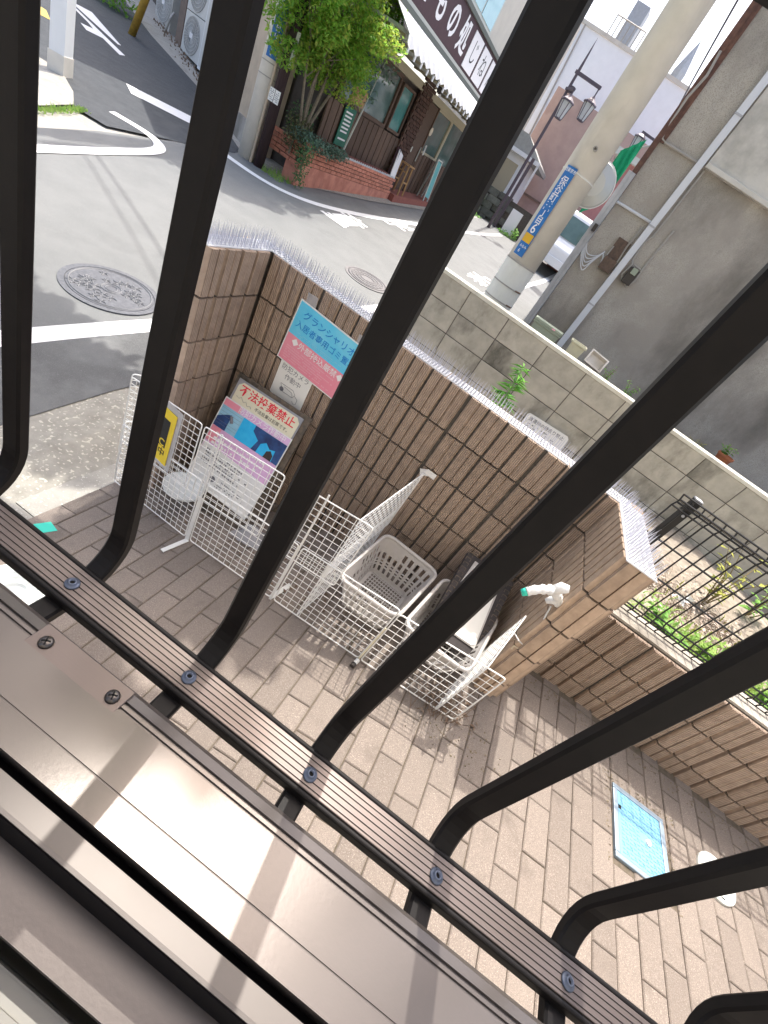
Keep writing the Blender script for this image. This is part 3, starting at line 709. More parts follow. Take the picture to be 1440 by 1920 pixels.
for (x, y, h, lab) in ((-.806, 1.372, .66, 'white flat strap post with a floor foot between the left wire panels'), (-.293, 1.318, .68, 'white flat strap post half hidden behind the third bar'), (.180, 1.275, .26, 'short white strap post joining the right wire panels')):
    t = thing('panel_post', lab, 'post', (x, y, gz(x)), 'white posts joining the wire panels')
    q_ = MB().box(x-.0035, x+.0035, y-.0035, y+.0005, gz(x)+(.30 if h > .3 else .004), gz(x)+h)
    if h > .3: q_.box(x-(.010 if x < -.5 else .006), x+(.010 if x < -.5 else .006), y-.0042, y-.0001, gz(x)+.004, gz(x)+.30)
    q_.build('upright', 'cream' if h < .3 else 'white_plastic', t)
    if h > .3:
        b = MB(); k = -1 if x < -.5 else 1
        zf = gz(x)+.006
        b.bar((x-.004*k, y+.004*(k == 1), zf), (x-.020*(k == -1)+.02*(k == 1), y+.135*k, zf+(.0)), .020, .005); b.build('foot', 'white_plastic', t)
    else:
        b = MB(); b.tube([(x, y-.012, gz(x)+.02), (x-.004, y-.034, gz(x)+.014)], [.010, .010], 10); b.build('tube_foot', 'white_plastic', t)
        b = MB(); b.tube([(x-.0042, y-.035, gz(x)+.0137), (x-.007, y-.052, gz(x)+.011)], .012, 10); b.build('foot_cap', 'meter_glass', t)
# ties and tape
def tape(M, w_, h_, label, m='tape_cream'):
    b = MB(); n = 4; vs = []
    for i in range(n+1):
        for s_ in (0, 1): vs.append(M @ Vector((-w_/2+w_*i/n, -h_/2+h_*s_, R.uniform(0, .0015))))
    b.add(vs, [(2*i, 2*i+2, 2*i+3, 2*i+1) for i in range(n)]); return tag(b.build('tape', m), label, 'tape')
FW = frame((0, 0, 0), (1, 0, 0), (0, 0, 1))
def onwall(x, z, y=1.936, tilt=0): return Matrix.Translation((x, y, z)) @ frame((0, 0, 0), (1, 0, 0), (0, 0, 1)) @ Matrix.Rotation(tilt, 4, 'Z')
tape(onwall(-.052, .409), .052, .030, 'cream tape on the brown wall right of the divider panel corner', 'white_plastic')
tape(onwall(-.085, .398, 1.934, .5), .04, .034, 'crumpled white tape holding the divider panel corner to the wall', 'tape_white')
tape(onwall(.690, .262, 1.508, .2), .055, .034, 'upper cream tape on the front of the ribbed pillar')
tape(onwall(.684, .215, 1.507, .1), .055, .026, 'lower cream tape on the front of the ribbed pillar')
b = MB(); b.tube([(.612, 1.555, .23), (.632, 1.52, .262), (.655, 1.506, .258), (.682, 1.505, .256)], .003, 5); b.tube([(.617, 1.54, .245), (.625, 1.53, .222), (.632, 1.53, .24), (.622, 1.54, .252)], .0025, 5)
tag(b.build('tie_string', 'tape_white'), 'white string tying the wire panel to the pillar', 'string')

# ================================================================ baskets
def basket(label, rim, bot, zr, zb_):
    """rim, bot: four plan corners, front-left going round"""
    t = thing('laundry_basket', label, 'basket', ((bot[0][0]+bot[2][0])/2, (bot[0][1]+bot[2][1])/2, zb_), 'grey slotted plastic baskets in the bin area')
    def rc(c, z, r_=.045, n=5):
        out = []
        m = len(c)
        for i in range(m):
            p, a, q = Vector(c[i]), Vector(c[i-1]), Vector(c[(i+1) % m])
            d0 = (a-p).normalized(); d1 = (q-p).normalized()
            for k in range(n+1):
                s_ = k/n; v = (1-s_)**2*(p+d0*r_)+2*s_*(1-s_)*p+s_**2*(p+d1*r_); out.append((v.x, v.y, z))
        return out
    def lerp(k, n, A, B): return [tuple(A[i][j]+(B[i][j]-A[i][j])*k/n for j in range(3)) for i in range(len(A))]
    # shell: fine loop, slots left open
    def resamp(L, N):
        P = [Vector(p) for p in L]; P.append(P[0]); ds = [0]
        for i in range(len(P)-1): ds.append(ds[-1]+(P[i+1]-P[i]).length)
        out = []; k = 0
        for i in range(N):
            s_ = ds[-1]*i/N
            while ds[k+1] < s_: k += 1
            out.append(tuple(P[k].lerp(P[k+1], (s_-ds[k])/(ds[k+1]-ds[k]))))
        return out
    N = 144; A = resamp(rc(bot, zb_), N); B = resamp(rc(rim, zr), N)
    rows = [0, .07, .10, .24, .28, .32, .36, .40, .44, .60, .66, .86, .90, 1]
    b = MB()
    for h in rows: b.v += [tuple(A[i][j]+(B[i][j]-A[i][j])*h for j in range(3)) for i in range(N)]
    for r_ in range(len(rows)-1):
        for i in range(N):
            q = i % 4; ph = (i//4) % 9
            hole_ = False
            if r_ in (2, 8) and q in (1, 2): hole_ = True
            if r_ in (4, 6) and q in (1, 2): hole_ = True
            if r_ == 10 and q in (1, 2) and ph < 5: hole_ = True
            if hole_: continue
            j = (i+1) % N; b.f.append((r_*N+i, r_*N+j, (r_+1)*N+j, (r_+1)*N+i))
    # floor grid
    k0 = len(b.v); fl, fr_, br, bl = [Vector((*c, zb_)) for c in bot]; nx_, ny_ = 46, 52
    for j in range(ny_+1):
        for i in range(nx_+1):
            u, v = i/nx_, j/ny_; p = (fl*(1-u)+fr_*u)*(1-v)+(bl*(1-u)+br*u)*v; b.v.append(tuple(p+Vector((0, 0, .001))))
    for j in range(ny_):
        for i in range(nx_):
            if i % 3 in (1, 2) and 2 < i < nx_-3 and j % 4 in (1, 2, 3) and 2 < j < ny_-2: continue
            if (i < 3 or i > nx_-4) and (j < 3 or j > ny_-4) : continue
            b.f.append((k0+j*(nx_+1)+i, k0+j*(nx_+1)+i+1, k0+(j+1)*(nx_+1)+i+1, k0+(j+1)*(nx_+1)+i))
    o = b.build('shell', 'basket_grey', t); s_ = o.modifiers.new('solid', 'SOLIDIFY'); s_.thickness = .0025
    L = resamp(rc(rim, zr+.002), 60)
    b = MB(); sec = [(-.004, -.010), (.009, -.012), (.012, -.006), (.011, .003), (.004, .006), (-.003, .004)]
    c0 = Vector((sum(p[0] for p in L)/60, sum(p[1] for p in L)/60, 0))
    for i, p in enumerate(L):
        d_ = (Vector(L[(i+1) % 60])-Vector(L[i-1])).normalized(); nn_ = Vector((d_.y, -d_.x, 0))
        mid = .007*math.cos(2*math.pi*i/15)
        b.v += [tuple(Vector(p)+nn_*u+Vector((0, 0, v))) for u, v in sec]
    for i in range(60): b.f += [(i*6+k, i*6+(k+1) % 6, ((i+1) % 60)*6+(k+1) % 6, ((i+1) % 60)*6+k) for k in range(6)]
    b.build('rim', 'basket_grey', t, smooth=True)
    b = MB()
    for i0 in (7, 22, 37, 52):
        pass
    return t
basket('left grey slotted plastic basket standing open and empty in the bin area', [(-.095, 1.345), (.195, 1.365), (.262, 1.775), (-.045, 1.785)], [(-.035, 1.455), (.195, 1.465), (.225, 1.765), (-.01, 1.775)], .082, gz(.1)+.035)
basket('right grey slotted plastic basket with a dark board leaning in it', [(.235, 1.335), (.552, 1.335), (.612, 1.745), (.305, 1.75)], [(.29, 1.43), (.53, 1.43), (.56, 1.74), (.335, 1.74)], .105, gz(.42)+.03)
# dark collection-day board lying over the right basket
t = thing('day_board', 'dark plastic board with a white panel lettered 月 leaning over the right basket', 'sign board', (.45, 1.7, .1))
M = frame((.462, 1.70, .118), (1, .035, .02), (.03, 1, .52))
b = MB(); b.v = [M @ Vector(q) for q in MB().box(-.135, .135, -.235, .215, -.016, .016).v]; b.f = MB().box(0, 1, 0, 1, 0, 1).f
b.build('board', 'dark_plastic', t, bevel=.008)
b = MB()
for s_ in (-1, 1):
    for k in range(15):
        y = -.21+k*.029; x = s_*.118
        for dx in (-.012, .012):
            pts = [(x+dx, y, .0165), (x+dx, y+.016, .0165)]; b.bar(M @ Vector(pts[0]), M @ Vector(pts[1]), .0025, .004)
        b.bar(M @ Vector((x-.012, y+.016, .0165)), M @ Vector((x+.012, y+.016, .0165)), .0025, .004)
stuff(b.build('edge_ribs', 'dirty_board', t))
pl = MB().prism([M @ Vector(q) for q in ((-.118, -.185, .019), (.100, -.185, .019), (.075, .185, .019), (-.085, .185, .019))], (M.to_3x3() @ Vector((0, 0, .003)))); pl.build('panel_tray', 'basket_grey', t)
b = MB().prism([M @ Vector(q) for q in ((-.106, -.172, .023), (-.090, -.18, .023), (.078, -.18, .023), (.092, -.168, .023), (.066, .155, .023), (.052, .172, .023), (-.060, .172, .023), (-.075, .158, .023))], (M.to_3x3() @ Vector((0, 0, .002)))); pan = b.build('white_panel', 'label_white', t)
text('月', .085, 'ink_black', M @ Matrix.Translation((-.012, .120, .0262)), pan, bold=.012)
text('ペ', .05, 'ink_black', M @ Matrix.Translation((-.055, .030, .0262)), pan)
# ================================================================ notices on and against the wall
t = thing('poster', 'laminated cyan and pink notice グランシャリオ 入居者専用ゴミ置場 taped to the brown wall', 'notice', (-.80, 1.935, .58))
M = frame((-.800, 1.936, .574), (1, 0, -.045), (.01, .0, 1))
W2, H2 = .196, .152
def slab(M, x0, x1, y0, y1, z0, z1):
    b = MB(); q = MB().box(x0, x1, y0, y1, z0, z1); b.v = [tuple(M @ Vector(p)) for p in q.v]; b.f = q.f; return b
slab(M, -W2, W2, -H2, H2, -.003, 0).build('laminate', 'white_plastic', t)
MB().poly(rect(M, -W2+.006, W2-.006, -.012, H2-.006, .0008)).build('cyan_band', 'poster_cyan', t)
MB().poly(rect(M, -W2+.006, W2-.006, -H2+.006, -.012, .0008)).build('pink_band', 'poster_pink', t)
T = lambda x, y, z=.0016: M @ Matrix.Translation((x, y, z))
text('グランシャリオ', .043, 'ink_blue', T(-.005, .098), t, bold=.008)
text('入居者専用ゴミ置場', .0385, 'ink_blue', T(0, .045), t, bold=.006)
smallprint(T(-.01, .004), .27, .024, 3, 'poster_cyan_pale', t)
text('◆外部持込厳禁◆', .0385, 'ink_white', T(-.002, -.040), t, bold=.006)
smallprint(T(-.02, -.098), .30, .072, 6, 'poster_pink_pale', t, fill=.85)
for x, lab in ((-.94, 'clear tape tab at the upper left corner of the cyan and pink poster'), (-.645, 'clear tape tab at the upper right corner of the cyan and pink poster')):
    o = tape(onwall(x, .752 if x < -.8 else .735, 1.9385, .1), .055, .05, lab, 'clear_film')
t = thing('camera_notice', 'white notice 防犯カメラ作動中 with a camera drawing, below the cyan and pink poster', 'notice', (-.875, 1.935, .35))
M = frame((-.876, 1.937, .345), (1, 0, -.0), (.0, 0, 1))
b = MB().prism([M @ Vector(q) for q in ((-.096, -.095, -.002), (-.088, -.103, -.002), (.088, -.103, -.002), (.096, -.095, -.002), (.096, .092, -.002), (.088, .1, -.002), (-.088, .1, -.002), (-.096, .092, -.002))], (0, -.002, 0)); b.build('plate', 'label_white', t)
T = lambda x, y, z=.0008: M @ Matrix.Translation((x, y, z))
text('防犯カメラ', .033, 'ink_grey', T(0, .062), t); text('作動中', .033, 'ink_grey', T(0, .020), t)
b = MB(); Lq = lambda pts: b.tube([T(0, 0) @ Vector((*p, 0)) for p in pts], .0011, 4)
Lq(((-.055, -.022), (.02, -.018), (.04, -.035), (.03, -.055), (-.03, -.058), (-.055, -.022))); Lq(((-.03, -.03), (.02, -.034), (.03, -.055))); Lq(((.04, -.04), (.06, -.05), (.06, -.075), (.045, -.082), (.035, -.07)))
b.lathe([(.012, 0), (.012, .001), (.001, .001)], T(-.04, -.048) @ Vector((0, 0, 0)), 14, M.to_3x3().to_4x4())
b.build('camera_drawing', 'ink_grey', t)
# leaning board with the dumping notice
t = thing('dumping_notice', 'cream notice 不法投棄禁止 in red with a pink camera poster, leaning on the wall', 'notice', (-.91, 1.8, -.3))
O = Vector((-.905, 1.855, .27))
M = frame(O, (1, .01, .062), (.03, .42, 1))        # origin at the top edge
slab(M, -.215, .225, -.70, .018, -.030, -.012).build('back_board', 'dirty_board', t)
slab(M, -.197, .192, -.60, -.004, -.011, -.005).build('steel_plate', 'steel_plate', t)
c = .022
b = MB().prism([M @ Vector(q) for q in ((-.184, -.30, -.004), (.184, -.30, -.004), (.184, -.014-c, -.004), (.184-c, -.014, -.004), (-.184+c, -.014, -.004), (-.184, -.014-c, -.004))], M.to_3x3() @ Vector((0, 0, .002))); b.build('cream_sheet', 'cream', t)
T = lambda x, y, z=0: M @ Matrix.Translation((x, y, z))
text('不法投棄禁止', .056, 'ink_red', T(.0, -.052, -.0012), t, bold=.014)
text('不法投棄は犯罪です。', .0215, 'ink_black', T(.055, -.098, -.0012), t)
b = MB(); z_ = -.001
zig = [(-.168, -.088), (-.150, -.094), (-.140, -.082), (-.120, -.100), (-.108, -.090), (-.095, -.106), (-.078, -.098), (-.07, -.108)]
b.tube([M @ Vector((x, y, z_)) for x, y in zig], .0009, 4); b.build('zigzag_mark', 'ink_grey', t)
slab(M, -.212, .196, -.430, -.118, .001, .003).build('poster_sheet', 'white_plastic', t)
z_ = .0036
MB().poly(rect(M, -.206, .190, -.158, -.124, z_)).build('pink_strip', 'lilac', t)
MB().poly(rect(M, -.206, -.105, -.158, -.124, z_+.0006)).build('pink_corner', 'poster_pink', t)
text('防犯カメラ作動中', .036, 'ink_white', T(.025, -.141, z_+.001), t, bold=.004)
MB().poly(rect(M, -.206, .190, -.275, -.159, z_)).build('picture', 'picture_sky', t)
MB().poly(rect(M, -.075, .190, -.275, -.159, z_+.0006)).build('picture_part', 'picture_cyan', t)
MB().poly([M @ Vector((*q, z_+.0011)) for q in ((.0, -.159), (.190, -.159), (.190, -.275), (.03, -.275), (.045, -.22), (.0, -.19))]).build('picture_part', 'picture_blue', t)
MB().poly([M @ Vector((*q, z_+.0016)) for q in ((.06, -.275), (.065, -.225), (.09, -.205), (.12, -.225), (.15, -.215), (.155, -.275))]).build('picture_part', 'picture_cyan', t)
MB().poly([M @ Vector((*q, z_+.0021)) for q in ((.105, -.275), (.11, -.24), (.13, -.228), (.15, -.245), (.152, -.275))]).build('picture_part', 'dark_plastic', t)
MB().poly([M @ Vector((*q, z_+.0011)) for q in ((-.206, -.275), (-.206, -.225), (-.16, -.195), (-.135, -.185), (-.135, -.275))]).build('picture_part', 'picture_blue', t)
b = MB(); b.tube([M @ Vector(q) for q in ((-.135, -.19, z_+.003), (-.118, -.222, z_+.003))], .008, 8)
for y in (-.172, -.19, -.208, -.24, -.255): b.tube([M @ Vector(q) for q in ((-.2, y, z_+.0008), (-.08, y, z_+.0008))], .0007, 4)
b.build('picture_camera', 'ink_grey', t)
MB().poly(rect(M, -.206, .190, -.424, -.276, z_)).build('lower_pink', 'lilac', t)
MB().poly(rect(M, -.206, -.15, -.36, -.276, z_+.0006)).build('pink_corner', 'poster_pink', t)
smallprint(T(.0, -.33, z_+.0009), .34, .08, 3, 'ink_white', t, fill=.9)
M2 = M @ Matrix.Translation((-.005, -.47, .006)) @ Matrix.Rotation(-.06, 4, 'Z')
slab(M2, -.200, .200, -.125, .09, 0, .002).build('lower_sheet', 'white_plastic', t)
smallprint(M2 @ Matrix.Translation((-.02, .03, .003)), .30, .085, 5, 'ink_grey', t, fill=.8)
smallprint(M2 @ Matrix.Translation((.07, -.06, .003)), .2, .05, 4, 'ink_grey', t, fill=.6)
b = MB(); b.lathe([(.016, 0), (.016, .001), (.001, .001)], M2 @ Vector((-.06, -.055, .003)), 14, M2.to_3x3().to_4x4()); b.build('round_mark', 'ink_grey', t)
# yellow security plate on the mesh
t = thing('security_plate', 'yellow and black security plate hung on the upper left wire panel', 'plate', (-1.07, 1.385, .05))
M = frame((-1.125, 1.409, .060), (1, -.16, .0), (.035, 0, 1))
slab(M, -.088, .088, -.142, .135, 0, .002).build('plate', 'sign_yellow', t)
MB().poly(rect(M, -.062, .062, -.058, .088, .0028)).build('black_panel', 'ink_black', t)
text('SEC', .052, 'sign_yellow', M @ Matrix.Translation((.012, -.038, .0034)), t, bold=.02)
text('警備中', .046, 'ink_black', M @ Matrix.Translation((0, -.090, .0028)), t, bold=.015)
slab(M, -.106, .112, -.165, .165, -.004, -.003).build('backing_film', 'clear_film', t)
# notice on the far concrete wall
t = thing('recycling_notice', 'white notice 資源物の持去り禁止 leaning against the concrete block wall behind the spikes', 'notice', (.49, 4.2, .25))
M = frame((.487, 4.19, .235), (1, 0, .06), (0, .15, 1))
b = MB().prism([M @ Vector(q) for q in ((-.215, -.14, 0), (.215, -.14, 0), (.215, .085, 0), (.195, .105, 0), (-.195, .105, 0), (-.215, .085, 0))], (0, -.006, 0)); b.build('plate', 'label_white', t)
text('資源物の持去り禁止', .040, 'ink_grey', M @ Matrix.Translation((0, .062, .007)), t, bold=.01)
smallprint(M @ Matrix.Translation((0, -.01, .007)), .34, .09, 4, 'ink_grey', t, fill=.6)

# bits lying in the cage
t = tag(MB().lathe([(.092, .0), (.098, .010), (.100, .022), (.094, .020), (.086, .006), (.001, .005)], (-1.00, 1.52, gz(-1.02)+.15), 28).build('plastic_dish', 'frosted', smooth=True), 'frosted white round plastic lid resting inside the left end of the cage', 'lid')
b = MB()
for i in range(7):
    for j in range(7):
        x, y = i/6-.5, j/6-.5
        b.v.append((-.60+x*.17+.01*R.uniform(-1, 1), 1.58+y*.13, gz(-.60+x*.17)+.015+.085*max(0, 1-2.2*max(abs(x), abs(y))**1.5*1.6)+R.uniform(0, .02)))
for i in range(6):
    for j in range(6): b.f.append((i*7+j, i*7+j+1, (i+1)*7+j+1, (i+1)*7+j))
tag(b.build('plastic_bag', 'clear_film', smooth=True), 'crumpled grey translucent plastic bag lying inside the cage below the notices', 'bag')
b = MB()
for k in range(150):
    x = R.choice((R.uniform(-.45, .0), R.uniform(-1.2, .6), R.gauss(.6, .06))); y = R.uniform(1.38, 1.9) if x < .5 else R.uniform(1.24, 1.45); s_ = R.uniform(.006, .018); a_ = R.random()*6.28; z = gz(x)+R.uniform(.001, .012)
    dx, dy = s_*math.cos(a_), s_*math.sin(a_); b.add([(x-dx, y-dy, z), (x+dy*.4, y-dx*.4, z+.004), (x+dx, y+dy, z+R.uniform(0, .008)), (x-dy*.4, y+dx*.4, z+.003)], [(0, 1, 2, 3)])
stuff(b.build('dead_leaves', 'dry_twig'))
o = tag(MB().box(0, 1, 0, 1, 0, 1).build('debris', 'dry_twig'), '', ''); bpy.data.objects.remove(o)
# twigs and dry grass by the right end of the cage
b = MB()
for k in range(90):
    x, y = R.gauss(.56, .05), R.gauss(1.29, .05); h = R.uniform(.02, .11); a_ = R.random()*6.28
    b.tube([(x, y, gz(x)), (x+.3*h*math.cos(a_), y+.3*h*math.sin(a_), gz(x)+h*.6), (x+.8*h*math.cos(a_), y+.8*h*math.sin(a_), gz(x)+h)], [.0016, .0012, .0006], 3)
tag(stuff(b.build('dry_weeds', 'dry_twig')), 'dry brown weeds at the foot of the ribbed pillar and right wire panel', 'weeds')

# wrapped tap on the pillar
t = thing('wrapped_tap', 'tap wrapped in white tape with a green tip on the ribbed pillar', 'tap', (.655, 1.52, .5))
path = [(.655, 1.535, .492), (.630, 1.525, .520), (.605, 1.50, .545), (.575, 1.475, .562), (.545, 1.45, .562), (.515, 1.43, .548), (.496, 1.42, .525)]
b = MB(); b.tube(curve(path, 4), [.017+.003*math.sin(i*1.9)+.002*math.sin(i*4.1) for i in range(25)], 9); b.build('wrapping', 'tape_white', t, smooth=True)
b = MB(); b.tube([(.575, 1.475, .562), (.592, 1.480, .592), (.612, 1.478, .606)], [.019, .022, .014], 9); b.build('wrapped_handle', 'tape_white', t, smooth=True)
b = MB(); b.tube([(.640, 1.53, .505), (.622, 1.54, .485), (.612, 1.535, .470)], [.018, .016, .010], 8); b.build('wrapped_joint', 'tape_white', t, smooth=True)
b = MB(); b.tube([(.498, 1.422, .528), (.482, 1.414, .512)], [.0165, .013], 9); b.build('green_tip', 'tape_green', t, smooth=True)
b = MB(); b.tube([(.640, 1.532, .468), (.650, 1.528, .43), (.655, 1.515, .41)], .0035, 5); b.build('string', 'tape_white', t)

# ================================================================ concrete block wall, weed strip, grey building
cw = thing('concrete_block_wall', 'weathered grey concrete block wall with bright top edge, behind the spiked wall', 'wall', (1.2, 4.3, 0))
e = .004
cb = MB(); cb.v = [(x, y, z) for i, y in ((0, .12), (0, e), (1, 0)) for x, z in ((i*e, i*e), (.394-i*e, i*e), (.394-i*e, .194-i*e), (i*e, .194-i*e))]
cb.f = [(8, 9, 10, 11)]+[(l*4+k, l*4+(k+1) % 4, (l+1)*4+(k+1) % 4, (l+1)*4+k) for l in (0, 1) for k in range(4)]+[(3, 2, 1, 0)]
cb_me = cb.mesh('block', 'concrete_block')
for k in range(6):
    for i in range(-1, 12):
        x = -1.153+.40*i
        if x < -1.3 or x > 3.6: continue
        o = place(cb_me, x, 4.25+R.uniform(-.0015, .0015), .846-.2*(k+1)+.003, 0, cw)
MB().box(-1.29, 3.95, 4.256, 4.37, -.6, .838).build('mortar_core', 'mortar', cw)
b = MB()
for i in range(9): b.box(-1.31+.598*i, -1.31+.598*i+.596, 4.245, 4.385, .843, .872)
b.build('coping', 'coping_pale', cw, bevel=.003)
# soil strip between the walls, with weeds
b = MB(); nx_, ny_ = 50, 26
for j in range(ny_+1):
    for i in range(nx_+1):
        x = .78+3.2*i/nx_; y = 1.99+2.26*j/ny_; b.v.append((x, y, .34-.16*j/ny_+R.uniform(-.012, .012)+.05*math.sin(3*x+2*y)))
for j in range(ny_):
    for i in range(nx_): q = j*(nx_+1)+i; b.f.append((q, q+1, q+nx_+2, q+nx_+1))
struct(b.build('soil_strip', 'soil'))
MB().box(-1.25, .78, 2.06, 4.25, -.62, -.3).build('soil_bed', 'soil'); struct(bpy.data.objects['soil_bed'])
def blades(n, fx, m, name, hmin, hmax, wid=.006):
    b = MB()
    for k in range(n):
        x, y = fx(); z = .34-.16*(y-1.99)/2.26-.01; h = R.uniform(hmin, hmax); a_ = R.random()*6.28; l = R.uniform(.2, .9)*h; w_ = wid*R.uniform(.6, 1.4); c_, s_ = math.cos(a_), math.sin(a_)
        b.add([(x-s_*w_, y+c_*w_, z), (x+s_*w_, y-c_*w_, z), (x+c_*l*.4+s_*w_*.8, y+s_*l*.4-c_*w_*.8, z+h*.7), (x+c_*l*.4-s_*w_*.8, y+s_*l*.4+c_*w_*.8, z+h*.7), (x+c_*l, y+s_*l, z+h)], [(0, 1, 2, 3), (3, 2, 4)])
    return stuff(b.build(name, m))
blades(4600, lambda: (R.uniform(.85, 3.6), 2.01+abs(R.gauss(0, .20))), 'grass', 'grass', .03, .10)
blades(420, lambda: (R.uniform(.9, 3.4), R.uniform(2.05, 3.1)), 'weed_yellow', 'dry_grass', .02, .07, .004)
b = MB()
for k in range(520):
    x, y = R.uniform(.85, 2.1), R.gauss(2.75, .2); z = .31-.16*(y-1.99)/2.26+.02*R.random(); a_ = R.random()*6.28; l = R.uniform(.04, .13)
    b.tube([(x, y, z), (x+l*.5*math.cos(a_), y+l*.5*math.sin(a_), z+R.uniform(.0, .05)), (x+l*math.cos(a_), y+l*math.sin(a_), z+R.uniform(-.01, .04))], .0018, 3)
stuff(b.build('dead_twigs', 'dry_twig'))
b = MB()
for k in range(2600):
    x, y = R.uniform(.82, 3.6), R.uniform(2.0, 3.5); z = .345-.16*(y-1.99)/2.26+.05*math.sin(3*x+2*y)*0+R.uniform(0, .035); s_ = R.uniform(.008, .024); a_ = R.random()*6.28; c_, q_ = s_*math.cos(a_), s_*math.sin(a_)
    b.add([(x-c_, y-q_, z), (x+q_*.45, y-c_*.45, z+.004), (x+c_, y+q_, z+R.uniform(-.004, .012)), (x-q_*.45, y+c_*.45, z+.003)], [(0, 1, 2, 3)])
stuff(b.build('leaf_litter', 'litter'))
def plant(name, label, x, y, z, h, n, m, leaf=(.02, .06), spread=.5, stem='weed_stem', cat='plant', tiers=7, droop=.3, wide=None):
    t = thing(name, label, cat, (x, y, z)); sb = MB(); lb = MB()
    for k in range(n):
        a_ = R.random()*6.28; r_ = spread*R.uniform(.15, 1)*h; hh = h*R.uniform(.6, 1)
        top = Vector((x+r_*math.cos(a_), y+r_*math.sin(a_), z+hh)); mid = Vector((x+r_*.4*math.cos(a_), y+r_*.4*math.sin(a_), z+hh*.6))
        sb.tube([(x, y, z-.02), mid, top], [.004*h/.4, .003*h/.4, .001], 4)
        for q in range(tiers):
            f = .25+.75*q/tiers; p = (Vector((x, y, z))*(1-f)**2+mid*2*f*(1-f)+top*f*f)
            for s_ in (0, 1, 2):
                b_ = R.random()*6.28; l = R.uniform(*leaf)*(1.15-.5*f); d_ = Vector((math.cos(b_), math.sin(b_), R.uniform(-droop, .6))).normalized(); sd_ = d_.cross(Vector((0, 0, 1))).normalized()*l*(wide or .22)
                lb.add([p, p+d_*l*.45+sd_, p+d_*l+Vector((0, 0, -l*.2)), p+d_*l*.45-sd_], [(0, 1, 2, 3)])
    sb.build('stem', stem, t); lb.build('leaves', m, t); return t
t = plant('seedling', 'bright green conifer-like seedling growing behind the spikes of the long wall', .02, 2.32, .60, .42, 1, 'shoot_leaf', (.06, .12), .12, 'shoot_leaf', tiers=34, droop=.2, wide=.09)
plant('tall_weed', 'tall yellow-green weed behind the black mesh fence against the concrete wall', 1.95, 3.1, .24, .55, 6, 'weed_yellow', (.04, .10), .5, tiers=5)
plant('tall_weed', 'reddish-stemmed green weed at the right edge behind the black mesh fence', 2.35, 3.35, .22, .62, 5, 'weed_leaf', (.05, .10), .45, tiers=4)
plant('leafy_weed', 'low leafy green weed just behind the low wall, left clump', 1.32, 2.12, .32, .16, 10, 'weed_leaf', (.04, .09), 1.0, tiers=5)
plant('leafy_weed', 'low leafy green weed just behind the low wall, second clump', 1.62, 2.15, .32, .17, 12, 'grass', (.04, .10), 1.0, tiers=5)
plant('leafy_weed', 'bright green weed clump behind the low wall, lower right beyond the fence', 2.0, 2.12, .32, .20, 12, 'weed_leaf', (.05, .10), 1.0, tiers=5)
b = MB()
for k in range(20):
    a_ = R.random()*6.28; r_ = R.random()*.05; p = Vector((1.62+r_*math.cos(a_)*1.5, 2.72+r_*math.sin(a_), .30+R.random()*.07)); q = [p+Vector((R.uniform(-.04, .04), R.uniform(-.04, .04), R.uniform(-.02, .03))) for _ in range(3)]; b.poly(q)
tag(b.build('plastic_scrap', 'tape_white'), 'white scrap of plastic lying on the weedy soil behind the fence', 'litter')

gb = thing('grey_building', 'old grey mortar building with white downpipe beyond the concrete wall', 'building', (2, 6, .8))
GY = 4.56
b = MB(); b.box(-.20, 5.5, GY, 9.5, -.6, 3.19); b.build('wall', 'grey_mortar', gb)
b = MB(); b.box(.165, 5.5, GY-.022, GY+.01, 2.345, 3.185); b.build('upper_panel', 'pale_mortar', gb)
b = MB(); b.box(.165, 5.5, GY-.05, GY+.01, 2.312, 2.343); b.build('ledge', 'pale_mortar', gb, bevel=.006)
b = MB(); b.box(-.215, -.17, GY-.02, GY+.02, 2.30, 3.19); b.box(-.24, -.201, GY-.03, GY+.20, 1.95, 3.20); b.build('corner_board', 'rust', gb)
b = MB(); b.box(.100, .152, GY-.055, GY-.004, .2, 3.19); pp = b.build('downpipe', 'pipe_white', gb, bevel=.003)
for z in (1.25, 1.88, 2.6): MB().box(.097, .155, GY-.058, GY-.002, z, z+.012).build('pipe_joint', 'pipe_grey', pp)
b = MB(); b.box(-.262, -.202, GY-.05, GY+.10, .3, 2.08); b.box(-.235, -.228, GY-.056, GY-.051, .3, 2.08); b.build('corner_duct', 'pipe_grey', gb, bevel=.004)
b = MB(); b.tube([(-.2, GY-.012, 1.895), (.099, GY-.012, 1.905)], .010, 8); b.build('conduit', 'pipe_white', gb)
b = MB(); b.tube([(.099, GY-.012, 2.315), (-.165, GY-.012, 2.31), (-.2, GY-.014, 2.32), (-.215, GY-.02, 2.36), (-.222, GY-.03, 2.55), (-.2, GY-.035, 2.68), (-.22, GY-.04, 2.8)], .009, 8); b.build('conduit', 'conduit', gb)
b = MB(); b.tube([(.18, GY-.012, 2.30), (.18, GY-.012, 1.84), (.16, GY-.02, 1.80), (.168, GY-.015, 1.66), (.19, GY-.03, 1.63), (.172, GY-.03, 1.54), (.20, GY-.02, 1.51)], .007, 7); b.tube([(.278, GY-.012, 1.94), (.275, GY-.012, 1.66), (.285, GY-.02, 1.55), (.262, GY-.03, 1.49), (.235, GY-.02, 1.50)], .008, 7); b.tube([(.2, GY-.03, 1.635), (.27, GY-.03, 1.632)], .006, 6); b.build('conduit', 'conduit', gb)
b = MB(); b.tube([(.075, GY-.03, 1.86), (.07, GY-.02, 1.70), (.088, GY-.02, 1.56), (.06, GY-.03, 1.52)], .007, 7); b.tube([(-.015, GY-.03, 1.66), (-.02, GY-.03, 1.55)], .006, 6); b.build('conduit', 'conduit', gb)
